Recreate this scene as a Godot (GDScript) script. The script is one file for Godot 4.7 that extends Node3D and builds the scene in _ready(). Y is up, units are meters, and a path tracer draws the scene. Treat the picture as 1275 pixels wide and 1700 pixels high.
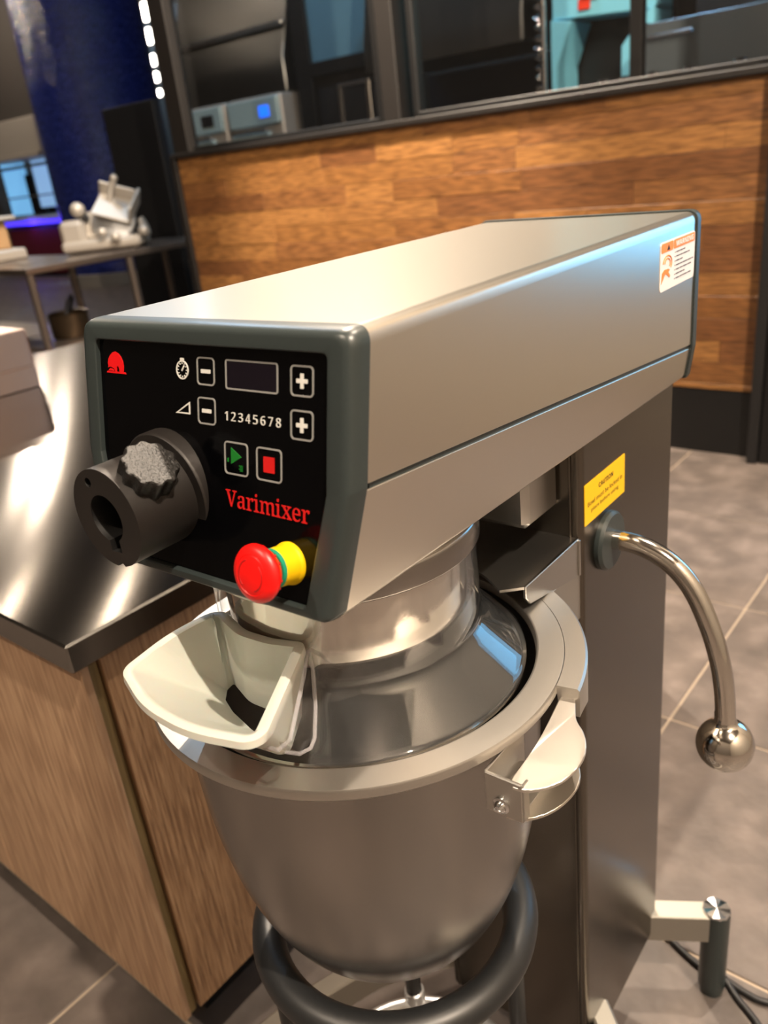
extends Node3D

const U := 0.135                      # half the width of the mixer head, in metres: the mixer is laid out in these units
const TURN := 0.02269                 # the mixer stands turned a little in the room
const LIFT := 9.25                    # head top above the floor, in mixer units

var S := 1.0
var OFF := Vector3.ZERO
var M := {}
var names := {}
var rng := RandomNumberGenerator.new()

# ------------------------------------------------------------------ mesh building
class MB:
	var t := PackedVector3Array()
	func tri(a: Vector3, b: Vector3, c: Vector3) -> void:
		t.append(a); t.append(b); t.append(c)
	func quad(a: Vector3, b: Vector3, c: Vector3, d: Vector3) -> void:
		tri(a, b, c); tri(a, c, d)
	func loft(rings: Array, closed := true, cap0 := true, cap1 := true, loop := false) -> void:
		var n: int = rings[0].size()
		var m := rings.size()
		for k in (m if loop else m - 1):
			var r0: PackedVector3Array = rings[k]
			var r1: PackedVector3Array = rings[(k + 1) % m]
			for i in (n if closed else n - 1):
				var j := (i + 1) % n
				quad(r0[i], r0[j], r1[j], r1[i])
		if loop:
			return
		if cap0:
			fan(rings[0], true)
		if cap1:
			fan(rings[m - 1], false)
	func fan(r: PackedVector3Array, flip: bool) -> void:
		var c := Vector3.ZERO
		for p in r:
			c += p
		c /= r.size()
		for i in r.size():
			var j := (i + 1) % r.size()
			if flip:
				tri(c, r[j], r[i])
			else:
				tri(c, r[i], r[j])
	func lathe(profile: Array, seg := 48, xf := Transform3D(), a0 := 0.0, a1 := TAU) -> void:
		var full := is_equal_approx(a1 - a0, TAU)
		var rings := []
		for p: Vector2 in profile:
			var r := PackedVector3Array()
			for i in (seg if full else seg + 1):
				var a := a0 + (a1 - a0) * i / seg
				r.append(xf * Vector3(p.x * sin(a), p.y, p.x * cos(a)))
			rings.append(r)
		loft(rings, full, false, false)
	func tube(pts: Array, rad: float, seg := 12, loop := false) -> void:
		var rings := []
		var n := pts.size()
		var up := Vector3.ZERO
		for i in n:
			var a: Vector3 = pts[(i - 1 + n) % n] if loop or i > 0 else pts[0]
			var b: Vector3 = pts[(i + 1) % n] if loop or i < n - 1 else pts[n - 1]
			var tg := (b - a).normalized()
			if up == Vector3.ZERO:
				up = tg.cross(Vector3.UP if absf(tg.y) < 0.9 else Vector3.RIGHT).normalized()
			up = (up - tg * up.dot(tg)).normalized()
			var side := tg.cross(up)
			var r := PackedVector3Array()
			for k in seg:
				var w := TAU * k / seg
				r.append(pts[i] + (up * cos(w) + side * sin(w)) * rad)
			rings.append(r)
		loft(rings, true, true, true, loop)
	func box(c: Vector3, s: Vector3, b := 0.0, xf := Transform3D()) -> void:
		var h := s / 2.0
		b = minf(b, minf(h.x, minf(h.y, h.z)) * 0.9)
		if b <= 0.0:
			b = 0.0001 * minf(h.x, minf(h.y, h.z))
		var sg := [-1.0, 1.0]
		# faces
		for ax in 3:
			var u := (ax + 1) % 3
			var v := (ax + 2) % 3
			for d: float in sg:
				var p := []
				for k in [[-1, -1], [1, -1], [1, 1], [-1, 1]]:
					var q := Vector3.ZERO
					q[ax] = d * h[ax]; q[u] = k[0] * (h[u] - b); q[v] = k[1] * (h[v] - b)
					p.append(xf * (c + q))
				if d > 0:
					quad(p[0], p[1], p[2], p[3])
				else:
					quad(p[3], p[2], p[1], p[0])
			# edges along ax
			for du: float in sg:
				for dv: float in sg:
					var e := []
					for w in [[-1, 0], [1, 0], [1, 1], [-1, 1]]:
						var q := Vector3.ZERO
						q[ax] = w[0] * (h[ax] - b)
						q[u] = du * (h[u] - (b if w[1] == 1 else 0.0))
						q[v] = dv * (h[v] - (b if w[1] == 0 else 0.0))
						e.append(xf * (c + q))
					if du * dv < 0:
						quad(e[0], e[1], e[2], e[3])
					else:
						quad(e[3], e[2], e[1], e[0])
		for dx: float in sg:
			for dy: float in sg:
				for dz: float in sg:
					var a := xf * (c + Vector3(dx * h.x, dy * (h.y - b), dz * (h.z - b)))
					var b2 := xf * (c + Vector3(dx * (h.x - b), dy * h.y, dz * (h.z - b)))
					var c2 := xf * (c + Vector3(dx * (h.x - b), dy * (h.y - b), dz * h.z))
					if dx * dy * dz > 0:
						tri(a, b2, c2)
					else:
						tri(a, c2, b2)
	# poly counter-clockwise in x,y; extruded along z of xf
	func prism(poly: PackedVector2Array, z0: float, z1: float, bev := 0.0, xf := Transform3D()) -> void:
		var rings := []
		var inner := MB.inset(poly, bev) if bev > 0.0 else poly
		var lv := [[inner, z0], [poly, z0 + bev], [poly, z1 - bev], [inner, z1]] if bev > 0.0 else [[poly, z0], [poly, z1]]
		for l in lv:
			var r := PackedVector3Array()
			for p: Vector2 in l[0]:
				r.append(xf * Vector3(p.x, p.y, l[1]))
			rings.append(r)
		loft(rings, true, false, false)
		var ix := Geometry2D.triangulate_polygon(inner)
		for k in range(0, ix.size(), 3):
			var a := inner[ix[k]]
			var b := inner[ix[k + 1]]
			var c := inner[ix[k + 2]]
			if (b - a).cross(c - a) < 0:
				var w := b; b = c; c = w
			tri(xf * Vector3(a.x, a.y, z1), xf * Vector3(b.x, b.y, z1), xf * Vector3(c.x, c.y, z1))
			tri(xf * Vector3(a.x, a.y, z0), xf * Vector3(c.x, c.y, z0), xf * Vector3(b.x, b.y, z0))
	static func inset(poly: PackedVector2Array, d: float) -> PackedVector2Array:
		var o := PackedVector2Array()
		var n := poly.size()
		for i in n:
			var e0 := (poly[i] - poly[(i - 1 + n) % n]).normalized()
			var e1 := (poly[(i + 1) % n] - poly[i]).normalized()
			var n0 := Vector2(-e0.y, e0.x)
			var n1 := Vector2(-e1.y, e1.x)
			var m := (n0 + n1)
			m = m / maxf(0.35, m.length_squared()) * 2.0
			o.append(poly[i] + m * d)
		return o

func mesh(mb: MB, crease := 38.0) -> ArrayMesh:
	var t := mb.t
	var n := t.size()
	var fn := PackedVector3Array()
	var at := {}
	for i in range(0, n, 3):
		var c := (t[i + 1] - t[i]).cross(t[i + 2] - t[i])
		fn.append(c)
		for k in 3:
			var key := Vector3i((t[i + k] * 20000.0).round())
			if at.has(key):
				at[key].append(i / 3)
			else:
				at[key] = [i / 3]
	var cosn := cos(deg_to_rad(crease))
	var pos := PackedVector3Array()
	var nor := PackedVector3Array()
	for i in range(0, n, 3):
		var f := fn[i / 3]
		if f.length_squared() < 1e-22:
			continue
		var fu := f.normalized()
		for k in [0, 2, 1]:
			var key := Vector3i((t[i + k] * 20000.0).round())
			var s := Vector3.ZERO
			for j: int in at[key]:
				var g := fn[j]
				if g.length_squared() > 1e-22 and g.normalized().dot(fu) > cosn:
					s += g
			pos.append((t[i + k] - OFF) * S)
			nor.append(s.normalized() if s.length_squared() > 0 else fu)
	var arr := []
	arr.resize(Mesh.ARRAY_MAX)
	arr[Mesh.ARRAY_VERTEX] = pos
	arr[Mesh.ARRAY_NORMAL] = nor
	var m := ArrayMesh.new()
	m.add_surface_from_arrays(Mesh.PRIMITIVE_TRIANGLES, arr)
	return m

# ------------------------------------------------------------------ nodes
func numbered(called: String) -> String:
	if not names.has(called):
		names[called] = 0
		return called
	names[called] += 1
	return "%s_%03d" % [called, names[called]]

func put(called: String, me: Mesh, mat: Material, parent: Node3D = null) -> MeshInstance3D:
	var o := MeshInstance3D.new()
	o.mesh = me
	o.material_override = null
	for i in me.get_surface_count():
		o.set_surface_override_material(i, mat)
	if parent:
		o.name = called
		if parent.has_node(NodePath(called)):
			var k := 1
			while parent.has_node(NodePath("%s_%03d" % [called, k])):
				k += 1
			o.name = "%s_%03d" % [called, k]
		parent.add_child(o, true)
	else:
		o.name = numbered(called)
		add_child(o, true)
	return o

func mk(called: String, mb: MB, mat: Material, parent: Node3D = null, crease := 38.0) -> MeshInstance3D:
	return put(called, mesh(mb, crease), mat, parent)

func tag(o: Node3D, label: String, category := "", group := "", kind := "") -> Node3D:
	if label: o.set_meta("label", label)
	if category: o.set_meta("category", category)
	if group: o.set_meta("group", group)
	if kind: o.set_meta("kind", kind)
	return o

func thing(called: String, label: String, category: String, at := Vector3.ZERO, group := "") -> Node3D:
	var o := Node3D.new()
	o.name = numbered(called)
	o.position = at
	add_child(o, true)
	tag(o, label, category, group)
	S = 1.0
	OFF = at
	return o

# a thing laid out in mixer units; off is its base in those units
func mixer_thing(called: String, label: String, category: String, off: Vector3) -> Node3D:
	var b := Basis(Vector3.UP, TURN)
	var o := thing(called, label, category, b * ((off + Vector3(0, LIFT, 0)) * U))
	o.rotation.y = TURN
	S = U
	OFF = off
	return o

func structure(called: String, mb: MB, mat: Material, parent: Node3D = null) -> MeshInstance3D:
	if not parent:
		S = 1.0
		OFF = Vector3.ZERO
	var o := mk(called, mb, mat, parent)
	if not parent:
		o.set_meta("kind", "structure")
	return o

func bx(c: Vector3, s: Vector3, b := 0.0) -> MB:
	var m := MB.new()
	m.box(c, s, b)
	return m

func rrect(x0: float, y0: float, x1: float, y1: float, r: float, seg := 4) -> PackedVector2Array:
	var p := PackedVector2Array()
	var cs := [Vector2(x1 - r, y1 - r), Vector2(x0 + r, y1 - r), Vector2(x0 + r, y0 + r), Vector2(x1 - r, y0 + r)]
	for k in 4:
		for i in seg + 1:
			var a := PI / 2 * (k + float(i) / seg)
			p.append(cs[k] + Vector2(cos(a), sin(a)) * r)
	return p

# corners of a counter-clockwise polygon rounded, each with its own radius
func rounded(poly: Array, rad: Array, seg := 5) -> PackedVector2Array:
	var o := PackedVector2Array()
	var n := poly.size()
	for i in n:
		var p: Vector2 = poly[i]
		var a: Vector2 = (poly[(i - 1 + n) % n] - p).normalized()
		var b: Vector2 = (poly[(i + 1) % n] - p).normalized()
		var half := acos(clampf(a.dot(b), -1, 1)) / 2.0
		var d: float = rad[i] / maxf(tan(half), 0.05)
		for k in seg + 1:
			var w := float(k) / seg
			var q0 := p + a * d * (1 - w)
			var q1 := p + b * d * w
			o.append(q0.lerp(q1, w))
	return o

func chaikin(p: PackedVector3Array, times := 2) -> PackedVector3Array:
	for k in times:
		var q := PackedVector3Array()
		for i in p.size():
			var a := p[i]
			var b := p[(i + 1) % p.size()]
			q.append(a.lerp(b, 0.25)); q.append(a.lerp(b, 0.75))
		p = q
	return p

func font_of(serif: bool, bold := false) -> Font:
	var f := SystemFont.new()
	f.font_names = PackedStringArray(["Droid Serif" if serif else "Droid Sans"])
	if bold: f.font_weight = 700
	return f

# lettering w wide and h high with its lower left corner at 'at' of the parent's axes, standing on the parent's x,y plane
func lettering(called: String, s: String, fnt: Font, mat: Material, parent: Node3D, w: float, h: float, xf: Transform3D, thick := 0.0004) -> MeshInstance3D:
	var tm := TextMesh.new()
	tm.text = s
	tm.font = fnt
	tm.font_size = 64
	tm.pixel_size = 0.01
	tm.depth = 0.05
	tm.curve_step = 1.0
	var bb := tm.get_aabb()
	var am := ArrayMesh.new()
	for i in tm.get_surface_count():
		am.add_surface_from_arrays(Mesh.PRIMITIVE_TRIANGLES, tm.surface_get_arrays(i))
	var o := put(called, am, mat, parent)
	var sc := Vector3(w / bb.size.x, h / bb.size.y, thick / 0.05)
	o.transform = xf * Transform3D(Basis.from_scale(sc), -bb.position * sc)
	return o

# ------------------------------------------------------------------ materials
func noise(freq: float, seed_: int, oct := 4, size := 512) -> NoiseTexture2D:
	var f := FastNoiseLite.new()
	f.noise_type = FastNoiseLite.TYPE_SIMPLEX_SMOOTH
	f.frequency = freq
	f.fractal_octaves = oct
	f.seed = seed_
	var t := NoiseTexture2D.new()
	t.width = size; t.height = size
	t.seamless = true
	t.noise = f
	return t

func ramp(stops: Array) -> Gradient:
	var g := Gradient.new()
	var o := PackedFloat32Array()
	var c := PackedColorArray()
	for s in stops:
		o.append(s[0]); c.append(s[1])
	g.offsets = o
	g.colors = c
	return g

func grey(v: float) -> Color:
	return Color(v, v, v)

func mat(c: Color, rough := 0.6, metal := 0.0) -> StandardMaterial3D:
	var m := StandardMaterial3D.new()
	m.albedo_color = c
	m.roughness = rough
	m.metallic = metal
	return m

func tri_map(m: StandardMaterial3D, scale: Vector3, world := false, off := Vector3.ZERO) -> StandardMaterial3D:
	m.uv1_triplanar = true
	m.uv1_world_triplanar = world
	m.uv1_scale = scale
	m.uv1_offset = off
	m.uv1_triplanar_sharpness = 4.0
	return m

# brushed steel, the brush lines running along 'along' (small number = long lines)
func brushed(c: Color, rough: float, scale: Vector3, bump := 0.12) -> StandardMaterial3D:
	var m := mat(c, 1.0, 1.0)
	m.roughness_texture = tex_rough(rough)
	m.roughness_texture_channel = BaseMaterial3D.TEXTURE_CHANNEL_RED
	m.normal_enabled = true
	m.normal_texture = M.tn
	m.normal_scale = bump
	return tri_map(m, scale)

func tex_rough(r: float) -> NoiseTexture2D:
	var key := "r%.2f" % r
	if not M.has(key):
		var t := noise(0.02, 11, 4, 256)
		t.color_ramp = ramp([[0.0, grey(r * 0.94)], [1.0, grey(minf(1.0, r * 1.06))]])
		M[key] = t
	return M[key]

func glow(c: Color, e: float) -> StandardMaterial3D:
	var m := mat(c, 0.5)
	m.emission_enabled = true
	m.emission = c
	m.emission_energy_multiplier = e
	return m

func clear(a: float, rough := 0.03, c := Color.WHITE) -> StandardMaterial3D:
	var m := mat(Color(c.r, c.g, c.b, a), rough)
	m.transparency = BaseMaterial3D.TRANSPARENCY_ALPHA
	return m

func wood(stops: Array, scale: Vector3, off: Vector3, rough := 0.5, sd := 5, bump := 0.25) -> StandardMaterial3D:
	var m := mat(Color.WHITE, rough)
	var t := noise(0.02, sd, 5, 512)
	t.color_ramp = ramp(stops)
	m.albedo_texture = t
	m.normal_enabled = true
	m.normal_texture = M.tn
	m.normal_scale = bump
	return tri_map(m, scale, true, off)

func make_materials() -> void:
	var tn := noise(0.03, 21, 3, 512)
	tn.as_normal_map = true
	tn.bump_strength = 6.0
	M.tn = tn
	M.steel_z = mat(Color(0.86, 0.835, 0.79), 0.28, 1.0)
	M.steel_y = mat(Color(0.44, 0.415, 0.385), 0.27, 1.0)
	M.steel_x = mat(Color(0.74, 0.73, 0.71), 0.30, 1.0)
	M.steel_round = mat(Color(0.60, 0.585, 0.57), 0.25, 1.0)
	M.polished = brushed(Color(0.82, 0.80, 0.77), 0.12, Vector3(8, 8, 8), 0.02)
	M.counter_edge = brushed(Color(0.54, 0.53, 0.515), 0.2, Vector3(6, 6, 60), 0.01)
	var ct := mat(Color(0.55, 0.53, 0.505), 0.15, 1.0)
	ct.anisotropy_enabled = true
	ct.anisotropy = 0.95
	M.counter = ct
	M.bezel = mat(Color(0.17, 0.198, 0.198), 0.36)
	M.black_gloss = mat(Color(0.012, 0.012, 0.016), 0.14)
	M.black_gloss.metallic_specular = 0.28
	M.black_soft = mat(Color(0.055, 0.052, 0.05), 0.5)
	var knob := mat(Color(0.08, 0.075, 0.07), 0.42)
	knob.normal_enabled = true
	knob.normal_texture = M.tn
	knob.normal_scale = 0.7
	M.knob = tri_map(knob, Vector3(22, 22, 22))
	M.hub = mat(Color(0.13, 0.117, 0.11), 0.5, 0.3)
	M.rubber = mat(Color(0.105, 0.11, 0.115), 0.42)
	M.print_white = mat(Color(0.82, 0.82, 0.80), 0.5)
	M.print_grey = mat(Color(0.55, 0.55, 0.54), 0.5)
	M.print_red = mat(Color(0.74, 0.07, 0.07), 0.45)
	M.logo_red = mat(Color(0.82, 0.02, 0.05), 0.45)
	M.print_green = mat(Color(0.05, 0.42, 0.12), 0.45)
	M.display = mat(Color(0.05, 0.03, 0.07), 0.12)
	M.stop_red = mat(Color(0.90, 0.05, 0.035), 0.38)
	M.stop_yellow = mat(Color(0.93, 0.76, 0.05), 0.40)
	M.stop_green = mat(Color(0.10, 0.55, 0.42), 0.45)
	M.chute = mat(Color(0.76, 0.77, 0.735), 0.38)
	M.chute.subsurf_scatter_enabled = true
	M.chute.subsurf_scatter_strength = 0.12
	M.plastic = clear(0.02, 0.03, Color(0.8, 0.82, 0.83))
	M.bead = clear(0.30, 0.05, Color(0.75, 0.74, 0.76))
	M.leg = mat(Color(0.66, 0.645, 0.61), 0.55, 0.95)
	M.satin = mat(Color(0.74, 0.725, 0.70), 0.43, 1.0)
	M.satin_fine = mat(Color(0.88, 0.86, 0.83), 0.40, 1.0)
	M.leg_side = M.leg
	M.cast = mat(Color(0.72, 0.72, 0.72), 0.36, 0.8)
	M.label_yellow = mat(Color(0.95, 0.74, 0.03), 0.5)
	M.ink = mat(Color(0.10, 0.08, 0.03), 0.6)
	M.label_white = mat(Color(0.88, 0.86, 0.86), 0.5)
	M.label_orange = mat(Color(0.93, 0.50, 0.16), 0.5)
	M.label_ink = mat(Color(0.32, 0.31, 0.34), 0.6)
	M.black = mat(Color(0.085, 0.082, 0.085), 0.5)
	M.black_deep = mat(Color(0.035, 0.035, 0.038), 0.45)
	M.frame = mat(Color(0.075, 0.062, 0.055), 0.5)
	M.glass = clear(0.004, 0.0, Color(0.3, 0.32, 0.33))
	M.gap = mat(Color(0.03, 0.03, 0.03), 0.9)
	# floor tiles: five tones of one dark stone-look tile
	for i in 4:
		var m := mat(Color.WHITE, 0.55)
		var t := noise(0.012, 40, 5, 512)
		var k: float = [0.87, 0.82, 0.91, 0.85][i]
		t.color_ramp = ramp([[0.15, Color(0.36 * k, 0.325 * k, 0.305 * k)], [0.55, Color(0.42 * k, 0.38 * k, 0.355 * k)], [0.9, Color(0.50 * k, 0.455 * k, 0.43 * k)]])
		if i == 0:
			M.tile_tex = t
		m.albedo_texture = t
		m.normal_enabled = true
		m.normal_texture = M.tn
		m.normal_scale = 0.15
		M["tile%d" % i] = tri_map(m, Vector3(0.9, 0.9, 0.9), true, Vector3(i * 0.37, 0, i * 0.21))
	M.grout = mat(Color(0.62, 0.56, 0.49), 0.85)
	# wall planks: reclaimed oak in several tones
	var tones := [[0.48, 0.325, 0.17], [0.44, 0.29, 0.15], [0.52, 0.36, 0.195], [0.39, 0.25, 0.135], [0.45, 0.30, 0.165], [0.49, 0.335, 0.18]]
	for i in tones.size():
		var c: Array = tones[i]
		var a := Color(c[0] * 0.78, c[1] * 0.74, c[2] * 0.70)
		var b := Color(c[0], c[1], c[2])
		var d := Color(c[0] * 1.16, c[1] * 1.16, c[2] * 1.18)
		M["plank%d" % i] = wood([[0.2, a], [0.5, b], [0.8, d]], Vector3(0.7, 7.0, 7.0), Vector3(i * 0.31, i * 0.17, 0), 0.48, 60 + i, 0.2)
	# cabinet veneer, grain upright
	M.veneer = wood([[0.2, Color(0.60, 0.475, 0.365)], [0.5, Color(0.68, 0.55, 0.435)], [0.8, Color(0.74, 0.615, 0.49)]], Vector3(9.0, 0.55, 9.0), Vector3(0.1, 0, 0), 0.5, 71, 0.15)
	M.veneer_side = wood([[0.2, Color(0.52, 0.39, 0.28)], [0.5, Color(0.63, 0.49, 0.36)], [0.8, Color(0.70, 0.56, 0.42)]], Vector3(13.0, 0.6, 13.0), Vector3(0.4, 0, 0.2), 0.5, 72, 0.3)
	M.stile = wood([[0.2, Color(0.42, 0.35, 0.22)], [0.8, Color(0.52, 0.44, 0.29)]], Vector3(9.0, 0.5, 9.0), Vector3(0.3, 0, 0), 0.5, 73, 0.1)
	# glazed deep blue tiling of the far pillar
	var bt := mat(Color.WHITE, 0.11)
	var t2 := noise(0.03, 80, 4, 512)
	t2.color_ramp = ramp([[0.2, Color(0.06, 0.09, 0.26)], [0.5, Color(0.13, 0.18, 0.46)], [0.8, Color(0.24, 0.30, 0.62)]])
	bt.albedo_texture = t2
	bt.normal_enabled = true
	bt.normal_texture = M.tn
	bt.normal_scale = 1.5
	M.blue_tile = tri_map(bt, Vector3(2.6, 0.9, 2.6), true)
	M.wall_dark = mat(Color(0.20, 0.185, 0.17), 0.8)
	M.wall_mid = mat(Color(0.30, 0.275, 0.25), 0.8)
	M.wall_pale = mat(Color(0.55, 0.52, 0.48), 0.8)
	M.ceiling = mat(Color(0.36, 0.33, 0.30), 0.85)
	M.hood = brushed(Color(0.40, 0.395, 0.38), 0.34, Vector3(2, 40, 2), 0.03)
	M.pale_metal = mat(Color(0.66, 0.635, 0.60), 0.4, 0.35)
	M.table_steel = mat(Color(0.50, 0.46, 0.43), 0.28, 0.85)
	M.oven_face = mat(Color(0.62, 0.70, 0.70), 0.35, 0.3)
	M.maroon = mat(Color(0.36, 0.06, 0.10), 0.5)
	M.chrome = mat(Color(0.86, 0.86, 0.86), 0.12, 1.0)

# ------------------------------------------------------------------ scene
func _ready() -> void:
	rng.seed = 7
	# camera
	var cam := Camera3D.new()
	cam.name = "camera"
	add_child(cam)
	cam.position = Vector3(0.445, 1.335, 0.357)
	cam.basis = Basis(Vector3.UP, 0.71732) * Basis(Vector3.RIGHT, -0.4054) * Basis(Vector3.BACK, -0.116)
	cam.near = 0.02
	cam.far = 60.0
	var ca := CameraAttributesPhysical.new()
	ca.frustum_focal_length = 19.105
	ca.exposure_aperture = 4.2
	ca.frustum_focus_distance = 0.66
	cam.attributes = ca
	cam.keep_aspect = Camera3D.KEEP_HEIGHT
	cam.fov = 64.26
	cam.current = true
	# sky and exposure
	var env := Environment.new()
	env.background_mode = Environment.BG_COLOR
	env.background_color = Color(0.10, 0.12, 0.15)
	env.tonemap_mode = Environment.TONE_MAPPER_LINEAR
	env.tonemap_exposure = 1.0
	env.sdfgi_enabled = true
	env.ssao_enabled = true
	env.ssil_enabled = true
	var we := WorldEnvironment.new()
	we.name = "world"
	we.environment = env
	add_child(we)

	make_materials()
	lamps()
	room()
	build_mixer()
	build_bowl()
	build_chute()
	build_trolley()
	build_counter()
	build_table()
	build_kitchen()
	build_far_hall()

const WARM := Color(1.0, 0.923, 0.832)
const PANE_BLUE := Color(0.46, 0.77, 1.0)
const COOL := Color(0.72, 0.87, 1.0)

func downlight(x: float, z: float, e: float, c := WARM, spot := 0.0, aim := Vector3.DOWN, y := 4.6) -> void:
	var o := thing("unseen_downlight", "small round recessed ceiling downlight with a white trim ring, out of view", "downlight", Vector3(x, y, z), "unseen downlights of the hall ceiling")
	var ring := MB.new()
	ring.lathe([Vector2(0.05, y - 0.004), Vector2(0.052, y - 0.012), Vector2(0.07, y - 0.010), Vector2(0.072, y), Vector2(0.05, y)], 24, Transform3D(Basis(), Vector3(x, 0, z)))
	mk("trim_ring", ring, M.label_white, o)
	var lens := MB.new()
	lens.lathe([Vector2(0.0, y - 0.008), Vector2(0.05, y - 0.008), Vector2(0.05, y - 0.002), Vector2(0.0, y - 0.002)], 20, Transform3D(Basis(), Vector3(x, 0, z)))
	mk("lens", lens, glow(c, 6.0), o)
	var l: Light3D
	if spot > 0.0:
		var s := SpotLight3D.new()
		s.spot_angle = spot
		s.spot_angle_attenuation = 0.7
		s.spot_range = 30.0
		s.spot_attenuation = 2.0
		l = s
	else:
		var p := OmniLight3D.new()
		p.omni_range = 30.0
		p.omni_attenuation = 2.0
		l = p
	l.name = "downlight_beam"
	l.light_color = c
	l.light_energy = e
	l.light_size = 0.045
	l.shadow_enabled = true
	o.add_child(l, true)
	l.position = Vector3(0, -0.06, 0)
	if spot > 0.0:
		var up := Vector3.RIGHT if absf(aim.normalized().y) > 0.99 else Vector3.UP
		l.basis = Basis.looking_at(aim, up)

func panel_lamp(x: float, z: float, w: float, d: float, e: float) -> void:
	var y := 4.6
	var o := thing("unseen_ceiling_panel", "large flat rectangular ceiling light panel with a thin white frame, out of view", "light panel", Vector3(x, y, z))
	var f := MB.new()
	f.box(Vector3(x, y - 0.02, z - d / 2), Vector3(w + 0.06, 0.04, 0.03), 0.003)
	f.box(Vector3(x, y - 0.02, z + d / 2), Vector3(w + 0.06, 0.04, 0.03), 0.003)
	f.box(Vector3(x - w / 2, y - 0.02, z), Vector3(0.03, 0.04, d), 0.003)
	f.box(Vector3(x + w / 2, y - 0.02, z), Vector3(0.03, 0.04, d), 0.003)
	mk("frame", f, M.label_white, o)
	mk("diffuser", bx(Vector3(x, y - 0.012, z), Vector3(w - 0.04, 0.012, d - 0.04)), glow(WARM, 1.2), o)
	var l := AreaLight3D.new()
	l.name = "panel_light"
	l.area_size = Vector2(w - 0.06, d - 0.06)
	l.light_color = WARM
	l.light_energy = e
	l.area_range = 30.0
	l.shadow_enabled = true
	o.add_child(l, true)
	l.position = Vector3(0, -0.03, 0)
	l.rotation.x = -PI / 2

func lamps() -> void:  # every ceiling lamp here is out of view
	downlight(-2.5, -2.85, 26.0)  # unseen, placed behind left for the shadow across the clamp knob
	panel_lamp(-1.95, -2.5, 1.9, 0.9, 6.0)  # out of view, placed to brighten the upward-facing steel
	downlight(0.5, -1.75, 15.0)  # unseen, placed for the foot shadows and the floor at right
	downlight(-2.3, -2.1, 80.0, WARM, 21.0, Vector3(-0.02, -1.0, -0.28))  # unseen spot, aimed to pool light on the planks
	downlight(-0.8, 2.0, 10.5)  # unseen, placed to light the cabinet front and the chute
	downlight(2.2, 0.5, 32.0)  # unseen, placed to light the side of the cabinet
	downlight(-7.2, -3.7, 0.5)  # unseen, this and the next placed for streaks reflected in the countertop
	downlight(-8.3, -3.0, 0.4)
	downlight(-14.2, -6.6, 3.6)  # unseen, this and the next light the far hall and countertop streaks
	downlight(-12.8, -6.2, 3.0)
	downlight(-5.3, -3.75, 3.5, COOL)  # unseen, placed to light the ovens behind the left window
	downlight(-1.9, -3.75, 4.0, COOL)  # unseen, placed to light the dishwasher and bench
	downlight(-15.5, -10.5, 7.0, COOL)  # unseen, lights the far left end of the hall

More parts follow.
